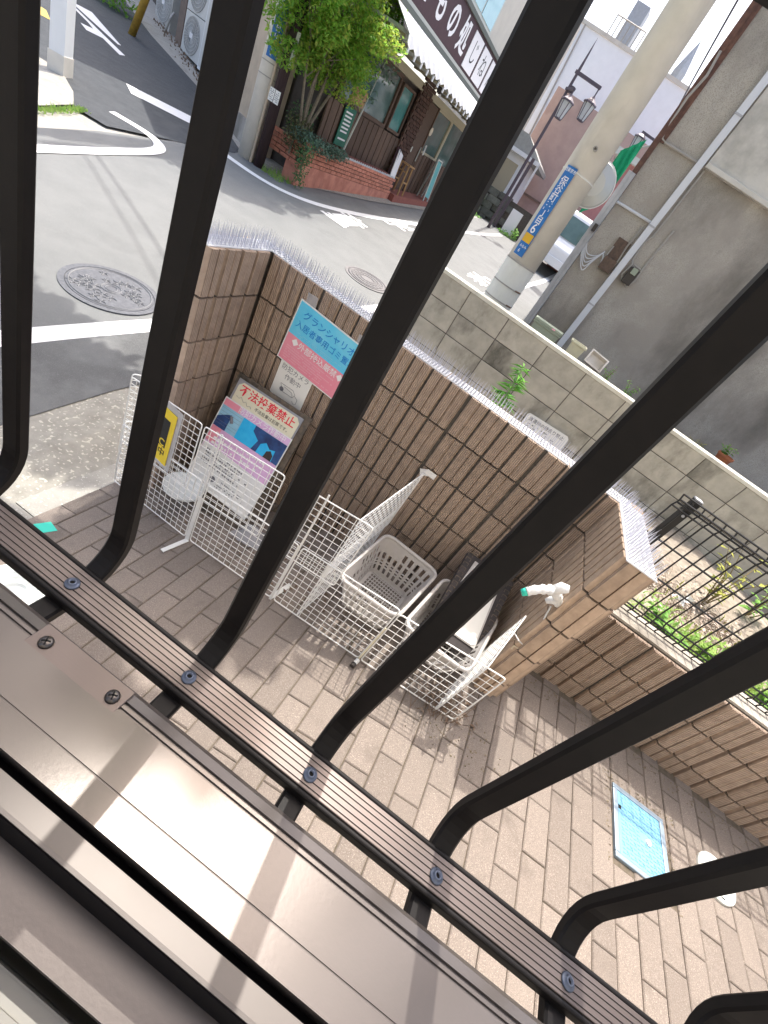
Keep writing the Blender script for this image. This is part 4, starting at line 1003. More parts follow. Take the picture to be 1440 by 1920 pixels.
m1 = MB().lathe([(.001, -.09), (.040, -.085), (.046, -.07), (.046, 0)], (.040, GY, 1.665), 20, Matrix.Rotation(-math.pi/2, 4, 'X') @ Matrix.Scale(-1, 4, (0, 0, 1))).build('meter', 'meter_glass', gb)
MB().box(-.02, .085, GY-.075, GY, 1.49, 1.585).build('meter_base', 'meter_rust', gb, bevel=.006)
MB().box(-.022, .088, GY-.02, GY, 1.585, 1.73).build('meter_backplate', 'meter_rust', gb)
MB().box(.195, .275, GY-.05, GY, 1.50, 1.62).build('meter', 'meter_glass', gb, bevel=.006)
MB().box(.215, .26, GY-.062, GY-.05, 1.575, 1.62).build('meter_window', 'box_green', gb, bevel=.003)
b = MB()
for k in range(5):
    dr = .05+.028*k
    b.tube(curve([(-.21, GY-.02, 1.63-.004*k), (-.20, GY-.04, 1.60-dr*.5), (-.15+.01*k, GY-.05, 1.575-dr), (-.08, GY-.04, 1.565-dr*.4), (-.045, GY-.02, 1.60)], 5), .004, 5)
b.tube(curve([(-.05, GY-.02, 1.585), (-.03, GY-.03, 1.56), (-.02, GY-.03, 1.53), (-.005, GY-.02, 1.50)], 4), .005, 5)
b.build('cable_loops', 'pipe_white', gb)
MB().box(-.235, -.205, GY-.11, GY-.05, 1.66, 1.71).build('pipe_clamp', 'meter_glass', gb)
KB = 6.0/GY                    # wall set back to y = 6 m: same bearings, true size there
for o in gb.children_recursive:
    o.data.transform(Matrix.Translation((0, 0, 1.41)) @ Matrix.Scale(KB, 4) @ Matrix.Translation((0, 0, -1.41)))
MB().box(-.27, 7.3, 5.96, 12.6, 3.745, 3.80).build('roof_edge', 'grey_mortar', gb)
struct(MB().box(-.22, 7, 4.39, 4.80, -.6, .775).build('terrace', 'ledge_wood'))
struct(MB().box(-.24, 7, 4.802, 6.0, -.6, .66).build('terrace', 'soil'))
led0 = set(COL.objects)
# things on the ledge
def tub(name, label, x0, x1, y0, y1, z0, z1, m, cat, rim=.01, taper=.9, lid=None, wall_=.006):
    t = thing(name, label, cat, ((x0+x1)/2, (y0+y1)/2, z0)); cx, cy = (x0+x1)/2, (y0+y1)/2; b = MB()
    def ring(k, z, ins=0): return [(cx+sx*((x1-x0)/2*k-ins), cy+sy*((y1-y0)/2*k-ins), z) for sx, sy in ((-1, -1), (1, -1), (1, 1), (-1, 1))]
    L = [ring(taper, z0), ring(1, z1-rim*1.5), ring(1, z1-rim*1.5, -rim), ring(1, z1, -rim), ring(1, z1, wall_), ring(taper, z0+wall_, wall_)]
    b.v = sum(L, []); b.f = [(3, 2, 1, 0)]+[(l*4+k, l*4+(k+1) % 4, (l+1)*4+(k+1) % 4, (l+1)*4+k) for l in range(5) for k in range(4)]+[(20, 21, 22, 23)]
    b.build('body', m, t, bevel=.003)
    if lid: MB().box(x0-.012, x1+.012, y0-.012, y1+.012, z1+.001, z1+.028).build('lid', lid, t, bevel=.006)
    return t
t = tub('storage_box', 'sage green lidded storage box on the ledge at the foot of the downpipe', -.185, .088, 4.40, 4.50, .80, .945, 'box_green', 'storage box', lid='box_green')
MB().box(-.15, .05, 4.3975, 4.40, .845, .915).build('front_panel', 'box_green', t)
MB().box(-.01, .02, 4.3860, 4.3885, .955, .968).build('sticker', 'poster_pink_pale', t)
tub('planter_box', 'cream plastic planter box right of the downpipe', .185, .325, 4.40, 4.52, .805, .985, 'bin_cream', 'planter', rim=.012, taper=.8)
t = tub('shallow_tray', 'dirty white plastic tray tilted up beside the cream planter', -.085, .085, -.06, .06, 0, .05, 'tray_white', 'tray', rim=.008, taper=.92)
t.location = (.455, 4.46, .92); t.rotation_euler = (math.radians(58), math.radians(4), 0)
for c_ in t.children: c_.matrix_parent_inverse = Matrix.Identity(4)
b = MB(); b.lathe([(.05, 0), (.068, .10), (.075, .10), (.075, .12), (.066, .12), (.048, .03), (.001, .03)], (1.82, 4.46, .81), 18)
t = thing('flower_pot', 'small terracotta flower pot with a green plant on the ledge, far right', 'flower pot', (1.82, 4.46, .81)); b.build('pot', 'terracotta', t, smooth=False)
plant('pot_plant', 'small green plant growing in the terracotta pot', 1.80, 4.46, .90, .13, 7, 'weed_leaf', (.03, .06), .7, tiers=4)
plant('ledge_weed', 'thin green weed on the ledge right of the white tray', .62, 4.47, .80, .22, 7, 'weed_leaf', (.02, .045), .5, tiers=5)
plant('ledge_weed', 'green weed at the foot of the grey wall, left of the fourth bar', .84, 4.47, .80, .20, 7, 'weed_leaf', (.02, .05), .6, tiers=5)
plant('ledge_weed', 'small bright weed on the ledge right of the fourth bar', 1.23, 4.43, .84, .10, 7, 'grass', (.02, .05), .8, tiers=4)
plant('ledge_weed', 'pale trailing weed on the ledge left of the terracotta pot', 1.60, 4.45, .80, .12, 8, 'weed_yellow', (.02, .05), 1.2, tiers=4)

for o in [o for o in COL.objects if o not in led0 and o.parent is None]:      # the pots stand a little back on the terrace
    k = 1.055 if o.type == 'EMPTY' else 1
    o.location = (o.location.x*k, o.location.y*k, 1.41+(o.location.z-1.41)*k)
# ================================================================ utility pole with address sign and mirror
PXY = (-.688, 5.6); zb_ = rz(*PXY)-.1
up = thing('utility_pole', 'thick pale concrete utility pole beside the grey building', 'utility pole', (*PXY, zb_))
b = MB(); b.lathe([(.178, zb_), (.172, 1.15)], (*PXY, 0), 28); b.build('lower_shaft', 'pole_pale', up, smooth=False)
b = MB(); b.lathe([(.1745, .85), (.172, 1.36)], (*PXY, 0), 28); 
b = MB(); b.lathe([(.1705, 1.15), (.135, 8.6)], (*PXY, 0), 28); b.build('shaft', 'pole_concrete', up, smooth=True)
for z in (.62, .76, .92, 1.15):
    MB().lathe([(.1795-.002*z, z), (.1795-.002*z, z+.012)], (*PXY, 0), 28).build('steel_band', 'conduit', up)
b = MB()
for z in (.63, .77, .93): b.tube([(PXY[0]+.12, PXY[1]-.13, z), (PXY[0]+.175, PXY[1]-.14, z+.006)], .007, 6)
b.build('band_clips', 'rust', up)
MB().lathe([(.001, .0), (.018, .0), (.02, .05), (.012, .05), (.01, .02)], (PXY[0]+.02, PXY[1]-.165, 2.2), 12, Matrix.Rotation(math.pi/2, 4, 'X')).build('step_socket', 'conduit', up)
MB().lathe([(.1705, 1.99), (.1705, 2.0)], (*PXY, 0), 28).build('steel_band', 'pole_pale', up)
sg = thing('address_sign', 'blue address sign 保谷町三丁目 6 strapped to the thick concrete pole', 'sign', (-.78, 5.43, 1.5), 'blue address signs on poles')
def polesign(sg, cx, cy, rad, a0, a1, z0, z1, lines, amber, lower):
    """sign bent round a pole between bearings a0 and a1"""
    def at(u, v, o=.004):       # u -1..1 across, v 0..1 up
        a_ = a0+(a1-a0)*(u+1)/2; return Vector((cx+(rad+o)*math.sin(a_), cy-(rad+o)*math.cos(a_), z0+(z1-z0)*v))
    b = MB(); n = 8
    for o in (.003, .007):
        for i in range(n+1):
            for v in (0, 1): b.v.append(at(-1+2*i/n, v, o))
    for k in (0, 1):
        for i in range(n): q = k*2*(n+1)+2*i; b.f.append((q, q+2, q+3, q+1))
    m_ = 2*(n+1); b.f += [(0, 1, m_+1, m_), (2*n, 2*n+1, m_+2*n+1, m_+2*n)]+[(2*i, 2*i+2, m_+2*i+2, m_+2*i) for i in range(n)]+[(2*i+1, 2*i+3, m_+2*i+3, m_+2*i+1) for i in range(n)]
    b.build('plate', 'sign_blue', sg)
    Hh = z1-z0; Wd = rad*(a1-a0)
    def glyph(s, u, v, size, m='ink_white', sx=1):
        M = frame(at(u, v, .0082), at(u+.01, v)-at(u-.01, v), (0, 0, 1)); o = text(s, size, m, M, None, bold=.012, sx=sx)
        for q in o.data.vertices:   # wrap the print round the pole
            p = q.co; dx, dy = p.x-cx, p.y-cy; l = math.hypot(dx, dy); q.co.x, q.co.y = cx+dx/l*(rad+.0082), cy+dy/l*(rad+.0082)
        o.parent = sg; o.matrix_parent_inverse = sg.matrix_basis.inverted()
    for s, u, v, k in lines: glyph(s, u, v, k)
    b = MB(); n = 4
    for i in range(n+1):
        for v in amber: b.v.append(at(-1+1.75*i/n+.1, v, .0080))
    b.f = [(2*i, 2*i+2, 2*i+3, 2*i+1) for i in range(n)]; b.build('amber_square', 'sign_amber', sg)
    for s, u, v, k in lower: glyph(s, u, v, k)
cs = [('西東京市', 0, .958, .034), ('保', 0, .845, .080), ('谷', -.0, .755, .080), ('町', -.0, .665, .080), ('三', 0, .575, .080), ('丁', -.0, .495, .080), ('目', 0, .41, .080), ('6', 0, .315, .12)]
polesign(sg, PXY[0], PXY[1], .173, math.radians(-42), math.radians(-4), 1.21, 2.02, cs, (.155, .255), [('みなみ', .1, .105, .03), ('6', -.2, .05, .045)])
t = thing('traffic_mirror', 'grey round back of a traffic mirror behind the thick concrete pole', 'mirror', (-.50, 5.75, 2.05))
b = MB(); Rm = Matrix.Rotation(math.radians(90), 4, 'X') @ Matrix.Rotation(math.radians(12), 4, 'Y')
b.lathe([(.001, .045), (.10, .040), (.185, .015), (.20, 0), (.20, -.015), (.001, -.015)], (-.545, 5.80, 2.04), 32, Rm); b.build('back_shell', 'mirror_back', t, smooth=False)
b = MB(); b.lathe([(.201, .003), (.206, .0), (.206, -.012), (.201, -.016)], (-.545, 5.80, 2.04), 32, Rm); b.build('rim', 'white_plastic', t)
# ================================================================ shop across the street (frontage runs along y, rises gently)
def sh(y, z): return z+.022*(y-8.5)
def sbox(b, x0, x1, y0, y1, z0, z1):
    """box on the frontage whose levels follow the slight rise of the shop front"""
    return b.add([(x, y, sh(y, z)) for z in (z0, z1) for y in (y0, y1) for x in (x0, x1)], [(0, 2, 3, 1), (4, 5, 7, 6), (0, 1, 5, 4), (2, 6, 7, 3), (0, 4, 6, 2), (1, 3, 7, 5)])
shop = thing('pottery_shop', 'two storey pottery shop with white awning and brown fascia sign across the street', 'shop', (-7, 13, 0))
XF = -5.55
b = MB(); sbox(b, -7.1, XF-.12, 9.15, 17.6, -.6, 2.5); b.build('wall', 'wall_dark', shop)
b = MB(); sbox(b, -7.1, XF+.25, 11.7, 17.6, 2.95, 6.6); b.build('upper_wall', 'render_cream', shop)
b = MB(); sbox(b, -5.75, -4.60, 8.95, 17.4, 2.61, 2.65); b.build('soffit', 'soffit', shop)
b = MB()
for i in range(9):
    y = 9.1+1.0*i; sbox(b, -5.7, -4.62, y, y+.03, 2.57, 2.61)
stuff(b.build('soffit_beams', 'frame_cream', shop))
# awning: canopy plus scalloped valance
aw = MB(); n = 60
for i in range(n+1):
    y = 8.9+8.5*i/n
    s_ = .055*abs(math.sin(i*math.pi/2.0)) if i % 2 else .0
    for x, z in ((-4.90, 2.90), (-4.47, 2.62), (-4.445, 2.52-.05*(i % 2))): aw.v.append((x, y, sh(y, z)))
aw.f = [(3*i+k, 3*i+k+1, 3*i+k+4, 3*i+k+3) for i in range(n) for k in (0, 1)]
o = aw.build('awning', 'awning_white', shop); s_ = o.modifiers.new('s', 'SOLIDIFY'); s_.thickness = .012
b = MB()
for i in range(26): y = 9.0+.325*i; b.box(-4.455, -4.435, y, y+.05, sh(y, 2.41), sh(y, 2.49))
stuff(b.build('awning_tassels', 'awning_white', shop))
b = MB(); sbox(b, -5.30, -4.87, 8.7, 17.5, 2.955, 3.005); b.build('sign_base', 'trim_pale', shop)
b = MB(); sbox(b, -5.30, -4.84, 8.7, 17.5, 2.88, 2.95); b.build('gutter', 'trim_green', shop)
b = MB(); sbox(b, -5.30, -4.90, 8.7, 17.5, 3.008, 3.70); fas = b.build('fascia_sign', 'sign_brown', shop)
b = MB(); sbox(b, -5.32, -4.86, 8.7, 17.5, 3.702, 3.77); b.build('sign_trim', 'trim_green', shop)
def sgl(s, y, z, size, m, x=-4.895, sx=1.0, par=fas, bold=.02):
    text(s, size, m, frame((x, y, sh(y, z)), (0, 1, .022), (0, 0, 1)), par, bold=bold, sx=sx)
for i, c_ in enumerate('やきもの処'): sgl(c_, 9.0+.74*i, 3.35, .54, 'ink_white', bold=.03)
for i, c_ in enumerate('じねん'):
    y = 12.78+.84*i
    b = MB(); sbox(b, -4.898, -4.886, y-.36, y+.36, 3.06, 3.64); pn = b.build('sign_panel', 'ink_white', fas)
    text(c_, .42, 'ink_black', frame((-4.884, y, sh(y, 3.35)), (0, 1, .022), (0, 0, 1)), fas, bold=-.005)
for y in (15.3, 16.14):
    b = MB(); sbox(b, -4.898, -4.886, y-.36, y+.36, 3.06, 3.64); b.build('sign_panel', 'ink_white', fas)
sgl('。', 15.4, 3.38, .42, 'ink_black', -4.884, bold=0)
# upstairs window and a pipe
b = MB(); sbox(b, XF+.26, XF+.30, 12.3, 14.2, 3.92, 5.5); wf = b.build('window', 'trim_pale', shop)
b = MB(); sbox(b, XF+.301, XF+.312, 12.42, 13.1, 4.0, 5.45); sbox(b, XF+.301, XF+.312, 13.18, 14.08, 4.0, 5.45); b.build('pane', 'glass_sky', wf)
b = MB(); sbox(b, XF+.26, XF+.36, 12.2, 14.3, 3.86, 3.915); b.build('sill', 'white_paint', wf)
b = MB(); b.tube([(XF+.33, 11.9, sh(11.9, 3.8)), (XF+.33, 11.9, 6.5)], .03, 8); b.build('rain_pipe', 'frame_cream', shop)
# shop windows over the planked dado
def win(y0, y1, z0, z1, m, fr=.07, mull=(), fm='frame_cream'):
    b = MB(); x0, x1 = XF-.10, XF-.02
    sbox(b, x0, x1, y0-fr, y0, z0-fr, z1+fr); sbox(b, x0, x1, y1, y1+fr, z0-fr, z1+fr); sbox(b, x0, x1, y0, y1, z1, z1+fr); sbox(b, x0, x1, y0, y1, z0-fr, z0)
    for y in mull: sbox(b, x0, x1, y-fr/2, y+fr/2, z0, z1)
    f = b.build('window', fm, shop)
    b = MB(); sbox(b, XF-.08, XF-.06, y0+.001, y1-.001, z0+.001, z1-.001); b.build('pane', m, f); return f
win(9.55, 11.55, 1.48, 2.28, 'glass_dark', fm='plank_dark')
win(11.80, 12.40, 1.48, 2.22, 'glass_teal', .05, fm='plank_dark')
win(14.05, 15.25, 1.45, 2.32, 'glass_dark')
win(15.40, 16.75, 1.40, 2.34, 'glass_dark')
b = MB(); sbox(b, XF-.11, XF+.02, 9.2, 17.3, 2.36, 2.50); b.build('lintel', 'frame_cream', shop)
b = MB(); sbox(b, XF-.10, XF-.045, 9.95, 10.55, 1.49, 1.75); b.build('inner_display', 'wood_light', shop)
pl_me = {}
for i in range(66):
    y = 9.2+.125*i
    if 12.55 < y < 13.75: continue
    z0, z1 = .30, 1.40
    b = MB(); sbox(b, XF-.03+.008*(i % 2), XF+.0+.010*(i % 2), y+.006, y+.119, z0, z1+.0); b.build('plank', 'plank_dark', shop)
bk = MB().box(-.03, .03, -.105, .105, -.032, .032).mesh('brick', 'brick_dark')
for j in range(30):                         # dark brick pier between the windows and the door
    for i in range(3):
        y = 12.62+.225*i+(.11 if j % 2 else 0); z = .45+.076*j
        if y > 13.2: continue
        o = bpy.data.objects.new('brick', bk); COL.objects.link(o); put(o, shop); o.matrix_basis = Matrix.Translation((XF+.02+R.uniform(-.004, .004), y, sh(y, z)))
b = MB(); sbox(b, XF-.06, XF-.0, 13.30, 13.95, .45, 2.34); dr = b.build('door', 'plank_dark', shop)
b = MB(); sbox(b, XF, XF+.012, 13.36, 13.42, 1.30, 1.42); b.tube([(XF+.03, 13.87, 1.30), (XF+.03, 13.87, 1.62)], .014, 6); b.build('handle', 'trim_pale', dr)
b = MB(); sbox(b, XF-.01, XF+.03, 12.55, 12.60, .45, 2.36); sbox(b, XF-.01, XF+.03, 13.25, 13.30, .45, 2.36); sbox(b, XF-.01, XF+.03, 13.95, 14.0, .45, 2.36); b.build('door_frame', 'plank_dark', shop)
MB().lathe([(.001, 0), (.09, .0), (.09, .012), (.001, .012)], (XF+.04, 14.0, 2.0), 20, Matrix.Rotation(math.pi/2, 4, 'Y')).build('round_plate', 'tape_cream', shop)
b = MB(); b.tube([(XF+.05, 14.1, 1.72), (XF+.05, 14.12, 1.50)], .02, 6); b.build('hanging_tag', 'white_plastic', shop)
for y in (10.0, 12.3, 14.9):
    MB().lathe([(.001, 0), (.05, .02), (.06, .12), (.001, .13)], (-5.05, y, sh(y, 2.45)), 10).build('soffit_lamp', 'dark_plastic', shop)
# green notice on the planks
t = thing('menu_board', 'green board with white lines of writing on the dark planked shop wall', 'notice board', (XF+.04, 9.95, 1.15))
b = MB(); sbox(b, XF+.025, XF+.045, 9.74, 10.16, .80, 1.42); b.build('board', 'notice_green', t)
M = frame((XF+.0465, 9.95, sh(9.95, 1.12)), (0, 1, .022), (0, 0, 1))
b = MB()
for i in range(8):
    y = .20-.06*i
    if i == 6: continue
    b.poly(rect(M, -.15, .15-R.random()*.04, y, y+.028))
stuff(b.build('lines_of_print', 'ink_white', t))

# brick planter: coursed bricks over a plain rendered base
plt = thing('brick_planter', 'long red brick planter wall in front of the shop', 'planter', (-5.35, 10.4, .3))
XPl = -5.22
b = MB(); b.add([(x, y, z) for z_ in (0, 1) for y in (8.42, 12.5) for x in (-5.50, XPl-.006) for z in ((rz(x, y)-.1) if z_ == 0 else sh(y, .377),)], [(0, 2, 3, 1), (4, 5, 7, 6), (0, 1, 5, 4), (2, 6, 7, 3), (0, 4, 6, 2), (1, 3, 7, 5)]); b.build('base', 'brick_plain', plt)
b = MB(); sbox(b, -5.48, XPl-.016, 8.43, 12.49, .36, .70); b.build('mortar_core', 'mortar', plt)
bk = MB().box(-.03, .03, -.1005, .1005, -.0265, .0265).mesh('brick', 'brick_red')
for j in range(5):
    for i in range(19):
        y = 8.535+.2145*i+(.107 if j % 2 else 0)
        if y > 12.42: continue
        o = bpy.data.objects.new('brick', bk); COL.objects.link(o); put(o, plt); o.matrix_basis = Matrix.Translation((XPl-.03+R.uniform(-.003, .003), y, sh(y, .412+.0655*j))) @ Matrix.Rotation(.022, 4, 'X')
for i in range(4):
    for j in range(5):
        o = bpy.data.objects.new('brick', bk); COL.objects.link(o); put(o, plt); o.matrix_basis = Matrix.Translation((-5.33-.2145*i-(.1 if j % 2 else 0), 8.43, .35+.0655*j)) @ Matrix.Rotation(math.pi/2, 4, 'Z')
b = MB()
for i in range(30):
    y = 9.5+.1*i; b.add([(-5.30+R.uniform(-.03, .02), y, sh(y, .70)), (-5.22, y+.05, sh(y, .702)), (-5.30, y+.1, sh(y, .70)), (-5.28, y+.05, sh(y, .74))], [(0, 1, 3), (1, 2, 3), (0, 3, 2)])
b.build('white_gravel', 'tape_white', plt)
b = MB(); sbox(b, -5.50, -5.32, 9.6, 12.4, .70, .73); b.build('planter_soil', 'step_red', plt)
st = thing('shop_step', 'red tiled entrance step of the shop', 'step', (-5.3, 14.6, .5))
b = MB(); b.add([(x, y, z) for z_ in (0, 1) for y in (12.52, 17.2) for x in (-5.62, -5.10) for z in ((rz(x, y)-.1) if z_ == 0 else max(sh(y, .415), rz(x, y)+.09),)], [(0, 2, 3, 1), (4, 5, 7, 6), (0, 1, 5, 4), (2, 6, 7, 3), (0, 4, 6, 2), (1, 3, 7, 5)]); b.build('step', 'step_red', st)
def stepz(y): return max(sh(y, .415), rz(-5.3, y)+.09)
t = thing('wooden_stool', 'tall light wooden stool by the shop entrance at the end of the planter', 'stool', (-5.28, 12.95, stepz(12.95)))
z0 = stepz(12.95)
MB().box(-5.44, -5.14, 12.78, 13.12, z0+.64, z0+.675).build('seat', 'wood_light', t)
for sx in (-1, 1):
    for sy in (-1, 1): MB().bar((-5.29+sx*.14, 12.95+sy*.16, z0), (-5.29+sx*.11, 12.95+sy*.13, z0+.64), .035, .035).build('leg', 'wood_light', t)
b = MB()
for sx in (-1, 1): b.bar((-5.29+sx*.125, 12.80, z0+.3), (-5.29+sx*.125, 13.10, z0+.3), .025, .03)
b.bar((-5.415, 12.80, z0+.5), (-5.165, 12.80, z0+.5), .025, .03); b.build('rail', 'wood_light', t)
t = thing('easel_board', 'white narrow easel board leaning at the end of the brick planter', 'sign board', (-5.35, 12.52, .7))
b = MB(); b.bar((-5.30, 12.42, .72), (-5.42, 12.62, 1.30), .02, .26, (0, 1, .2)); b.build('board', 'ink_white', t)
b = MB(); b.bar((-5.36, 12.36, .72), (-5.46, 12.52, 1.36), .10, .02); b.build('back_board', 'sign_brown', t)
t = thing('a_frame_sign', 'narrow aqua A-frame sign standing on the shop step', 'A-frame sign', (-5.25, 15.0, stepz(15)))
z0 = stepz(15)
b = MB(); b.bar((-5.18, 14.92, z0+.12), (-5.30, 14.98, z0+.98), .34, .02, (1, 0, .1)); b.build('panel', 'aqua_board', t)
b = MB()
for dy in (-.18, .18): b.bar((-5.17, 14.92+dy, z0), (-5.30, 14.98+dy, z0+1.02), .03, .03); b.bar((-5.45, 15.05+dy, z0), (-5.31, 14.98+dy, z0+1.0), .03, .03)
b.bar((-5.30, 14.80, z0+1.01), (-5.30, 15.16, z0+1.01), .03, .03); b.build('frame', 'trim_pale', t)
t = thing('small_aqua_pot', 'small aqua vase on the shop step beside the A-frame sign', 'vase', (-5.2, 15.6, stepz(15.6)))
MB().lathe([(.05, 0), (.09, .08), (.08, .18), (.03, .26), (.035, .32)], (-5.2, 15.6, stepz(15.6)), 14).build('pot', 'aqua_board', t)

# ---- tree and shrubs in the planter corner
def leaves(b, c, rx, ry, rz_, n, l0, l1, hollow=.35):
    for k in range(n):
        while 1:
            p = Vector((R.uniform(-1, 1), R.uniform(-1, 1), R.uniform(-1, 1)))
            if hollow < p.length < 1: break
        q = Vector((c[0]+p.x*rx, c[1]+p.y*ry, c[2]+p.z*rz_)); l = R.uniform(l0, l1)
        d_ = Vector((R.gauss(0, 1), R.gauss(0, 1), R.gauss(-.3, .6))).normalized(); s_ = d_.cross(Vector((R.gauss(0, .4), R.gauss(0, .4), 1))).normalized()*l*.26
        b.add([q, q+d_*l*.5+s_, q+d_*l, q+d_*l*.5-s_], [(0, 1, 2, 3)])
def tree(label, base, stems, clumps, n, l0, l1, mats_, name='tree', r0=.04):
    t = thing(name, label, 'tree', base); b = MB()
    for top in stems:
        m_ = Vector(base).lerp(Vector(top), .5)+Vector((R.uniform(-.12, .12), R.uniform(-.12, .12), 0))
        b.tube(curve([base, m_, top], 4), [r0*(1-.08*i) for i in range(9)], 7)
        for q in range(5):
            p = m_.lerp(Vector(top), R.random()); e_ = p+Vector((R.gauss(0, .3), R.gauss(0, .3), R.uniform(.2, .6))); b.tube([p, e_], [r0*.4, r0*.12], 5)
    b.build('trunk', 'bark', t)
    bs = [MB() for _ in mats_]
    for ci, (c, r) in enumerate(clumps):
        for k, bb in enumerate(bs): leaves(bb, c, r[0], r[1], r[2], int(n*r[0]*r[1]*r[2]**.5*(1.3 if ci % len(bs) == k else .55)*3), l0, l1)
    for bb, m in zip(bs, mats_): bb.build('crown', m, t)
    return t
BASE = (-5.5, 8.62, .62)
cl = []
for k in range(54):
    a_ = R.random()*6.28; h = R.uniform(1.55, 3.4); rr = .42+.78*math.sin(min(1, (h-1.25)/1.6)*2.1)
    r_ = rr*R.uniform(.25, 1); cl.append(((-5.40+r_*.8*math.cos(a_)*.85, 8.55+r_*math.sin(a_)*1.12, h), (R.uniform(.20, .38), R.uniform(.20, .38), R.uniform(.16, .30))))
tree('bushy bright green broadleaf tree growing from the corner of the brick planter', BASE, [(-5.55, 8.1, 2.2), (-5.35, 8.7, 2.4), (-5.5, 8.5, 2.8), (-5.25, 8.35, 2.2), (-5.5, 8.95, 2.5), (-5.15, 9.15, 2.4)], cl, 1750, .045, .095, ('leaf_a', 'leaf_b', 'leaf_c'), r0=.028)
t = thing('thin_sapling', 'thin pale stemmed sapling with silvery leaves in front of the shop window', 'sapling', (-5.4, 10.05, .72))
b = MB(); b.tube([(-5.42, 10.0, .72), (-5.38, 10.1, 1.5), (-5.34, 10.2, 2.3)], [.022, .018, .008], 6); b.build('stem', 'trim_pale', t)
b = MB(); leaves(b, (-5.36, 10.1, 1.75), .16, .2, .2, 60, .05, .1, 0); leaves(b, (-5.32, 10.15, 2.2), .3, .3, .25, 150, .05, .1, 0); b.build('leaves', 'shrub_grey', t)
def shrub(label, clumps, m, n=900, l0=.03, l1=.07, name='shrub'):
    c0 = clumps[0][0]; t = thing(name, label, 'shrub', c0); b = MB(); sb = MB()
    for c, r in clumps:
        leaves(b, c, *r, int(n*r[0]*r[1]*2.6+60), l0, l1, .2)
        sb.tube([(c0[0], c0[1], c0[2]-.2), c], [.02, .006], 5)
    sb.build('stems', 'bark', t); b.build('foliage', m, t); return t
shrub('grey-green trailing shrub at the front corner of the brick planter', [((-5.28, 8.5, .74), (.28, .30, .14)), ((-5.2, 8.85, .72), (.22, .32, .13)), ((-5.18, 9.25, .74), (.2, .3, .11)), ((-5.2, 9.6, .76), (.16, .25, .09))], 'shrub_grey', 2600)
shrub('dark green ivy hanging down the left end of the brick planter', [((-5.16, 8.38, .58), (.16, .2, .2)), ((-5.14, 8.36, .36), (.14, .15, .2)), ((-5.10, 8.34, .16), (.11, .12, .18))], 'shrub_leaf', 3800, .025, .055, 'ivy')
shrub('brownish dense shrub between the wooden pole and the planter', [((-5.42, 8.32, .62), (.2, .2, .18)), ((-5.5, 8.5, .84), (.25, .25, .15))], 'shrub_brown', 2600)
shrub('dark shrub against the planks behind the tree trunks', [((-5.75, 8.9, .9), (.16, .4, .3)), ((-5.8, 9.3, .95), (.12, .3, .25))], 'shrub_leaf', 2600)
b = MB()
for k in range(160):
    x, y = R.uniform(-5.62, -5.25), R.uniform(8.0, 8.5); h = R.uniform(.03, .12); z = rz(x, y); a_ = R.random()*6.28
    b.add([(x-.008, y, z), (x+.008, y, z), (x+h*.5*math.cos(a_), y+h*.5*math.sin(a_), z+h)], [(0, 1, 2)])
for k in range(420):
    q_ = R.random(); x = -6.02-.42*q_+R.gauss(0, .03); y = 4.35+1.1*q_+R.gauss(0, .03); h = R.uniform(.02, .06); z = rz(x, y); a_ = R.random()*6.28
    b.add([(x-.01, y, z), (x+.01, y, z), (x+h*.6*math.cos(a_), y+h*.6*math.sin(a_), z+h)], [(0, 1, 2)])
stuff(b.build('kerb_grass', 'grass'))

# ---- poles at the corner of the alley
t = thing('wooden_pole', 'dark brown round wooden pole at the street corner with small white notices', 'pole', (-5.74, 8.08, 0))
b = MB(); b.lathe([(.085, -.1), (.078, 3), (.07, 7.5)], (-5.74, 8.08, 0), 16); b.build('shaft', 'pole_wood', t, smooth=True)
for dz, dx in ((1.36, 0), (1.36, .075)):
    M = frame((-5.735+dx*1.2-.05, 7.988+dx*.3, dz-.36), (1, .25, 0), (0, 0, 1)); sl_ = slab(M, -.042, .042, -.085, .085, 0, .004).build('paper_notice', 'label_white', t)
    smallprint(M @ Matrix.Translation((0, 0, .0046)), .06, .14, 6, 'ink_grey', t)
M = frame((-5.655, 8.05, 1.62), (.4, 1, 0), (.02, 0, 1)); slab(M, -.03, .03, -.22, .22, 0, .006).build('notice_plate', 'label_white', t)
t = thing('concrete_pole', 'mottled concrete pole with blue address sign at the alley corner', 'pole', (-6.0, 8.06, 0))
b = MB(); b.lathe([(.145, -.1), (.135, 3), (.12, 8)], (-6.02, 8.10, 0), 22); b.build('shaft', 'pole_concrete', t, smooth=True)
b = MB(); b.tube([(-5.862, 8.02, -.1), (-5.868, 8.02, 7)], .022, 7); b.build('cable_guard', 'wall_beige', t)
for z in (1.15, 1.32, 2.3): MB().lathe([(.145, z), (.145, z+.014)], (-6.02, 8.10, 0), 22).build('steel_band', 'conduit', t)
sg = thing('address_sign', 'blue address sign 保谷町三丁目 10 on the mottled pole at the alley corner', 'sign', (-6.0, 7.96, 1.8), 'blue address signs on poles')
cs = [('保', 0, .86, .080), ('谷', 0, .77, .080), ('町', 0, .68, .080), ('三', 0, .59, .080), ('丁', 0, .51, .080), ('目', 0, .425, .080), ('10', 0, .315, .085)]
polesign(sg, -6.02, 8.10, .140, math.radians(-4), math.radians(62), 1.38, 2.19, cs, (.165, .255), [('みなみ', .1, .11, .03), ('6', -.2, .05, .045)])
M = frame((-6.07, 7.963, 1.72), (1, -.2, 0), (0, 0, 1)); tag(slab(M, -.03, .03, -.045, .045, 0, .003).build('paper_note', 'label_white'), 'small white paper note on the mottled concrete pole', 'note')
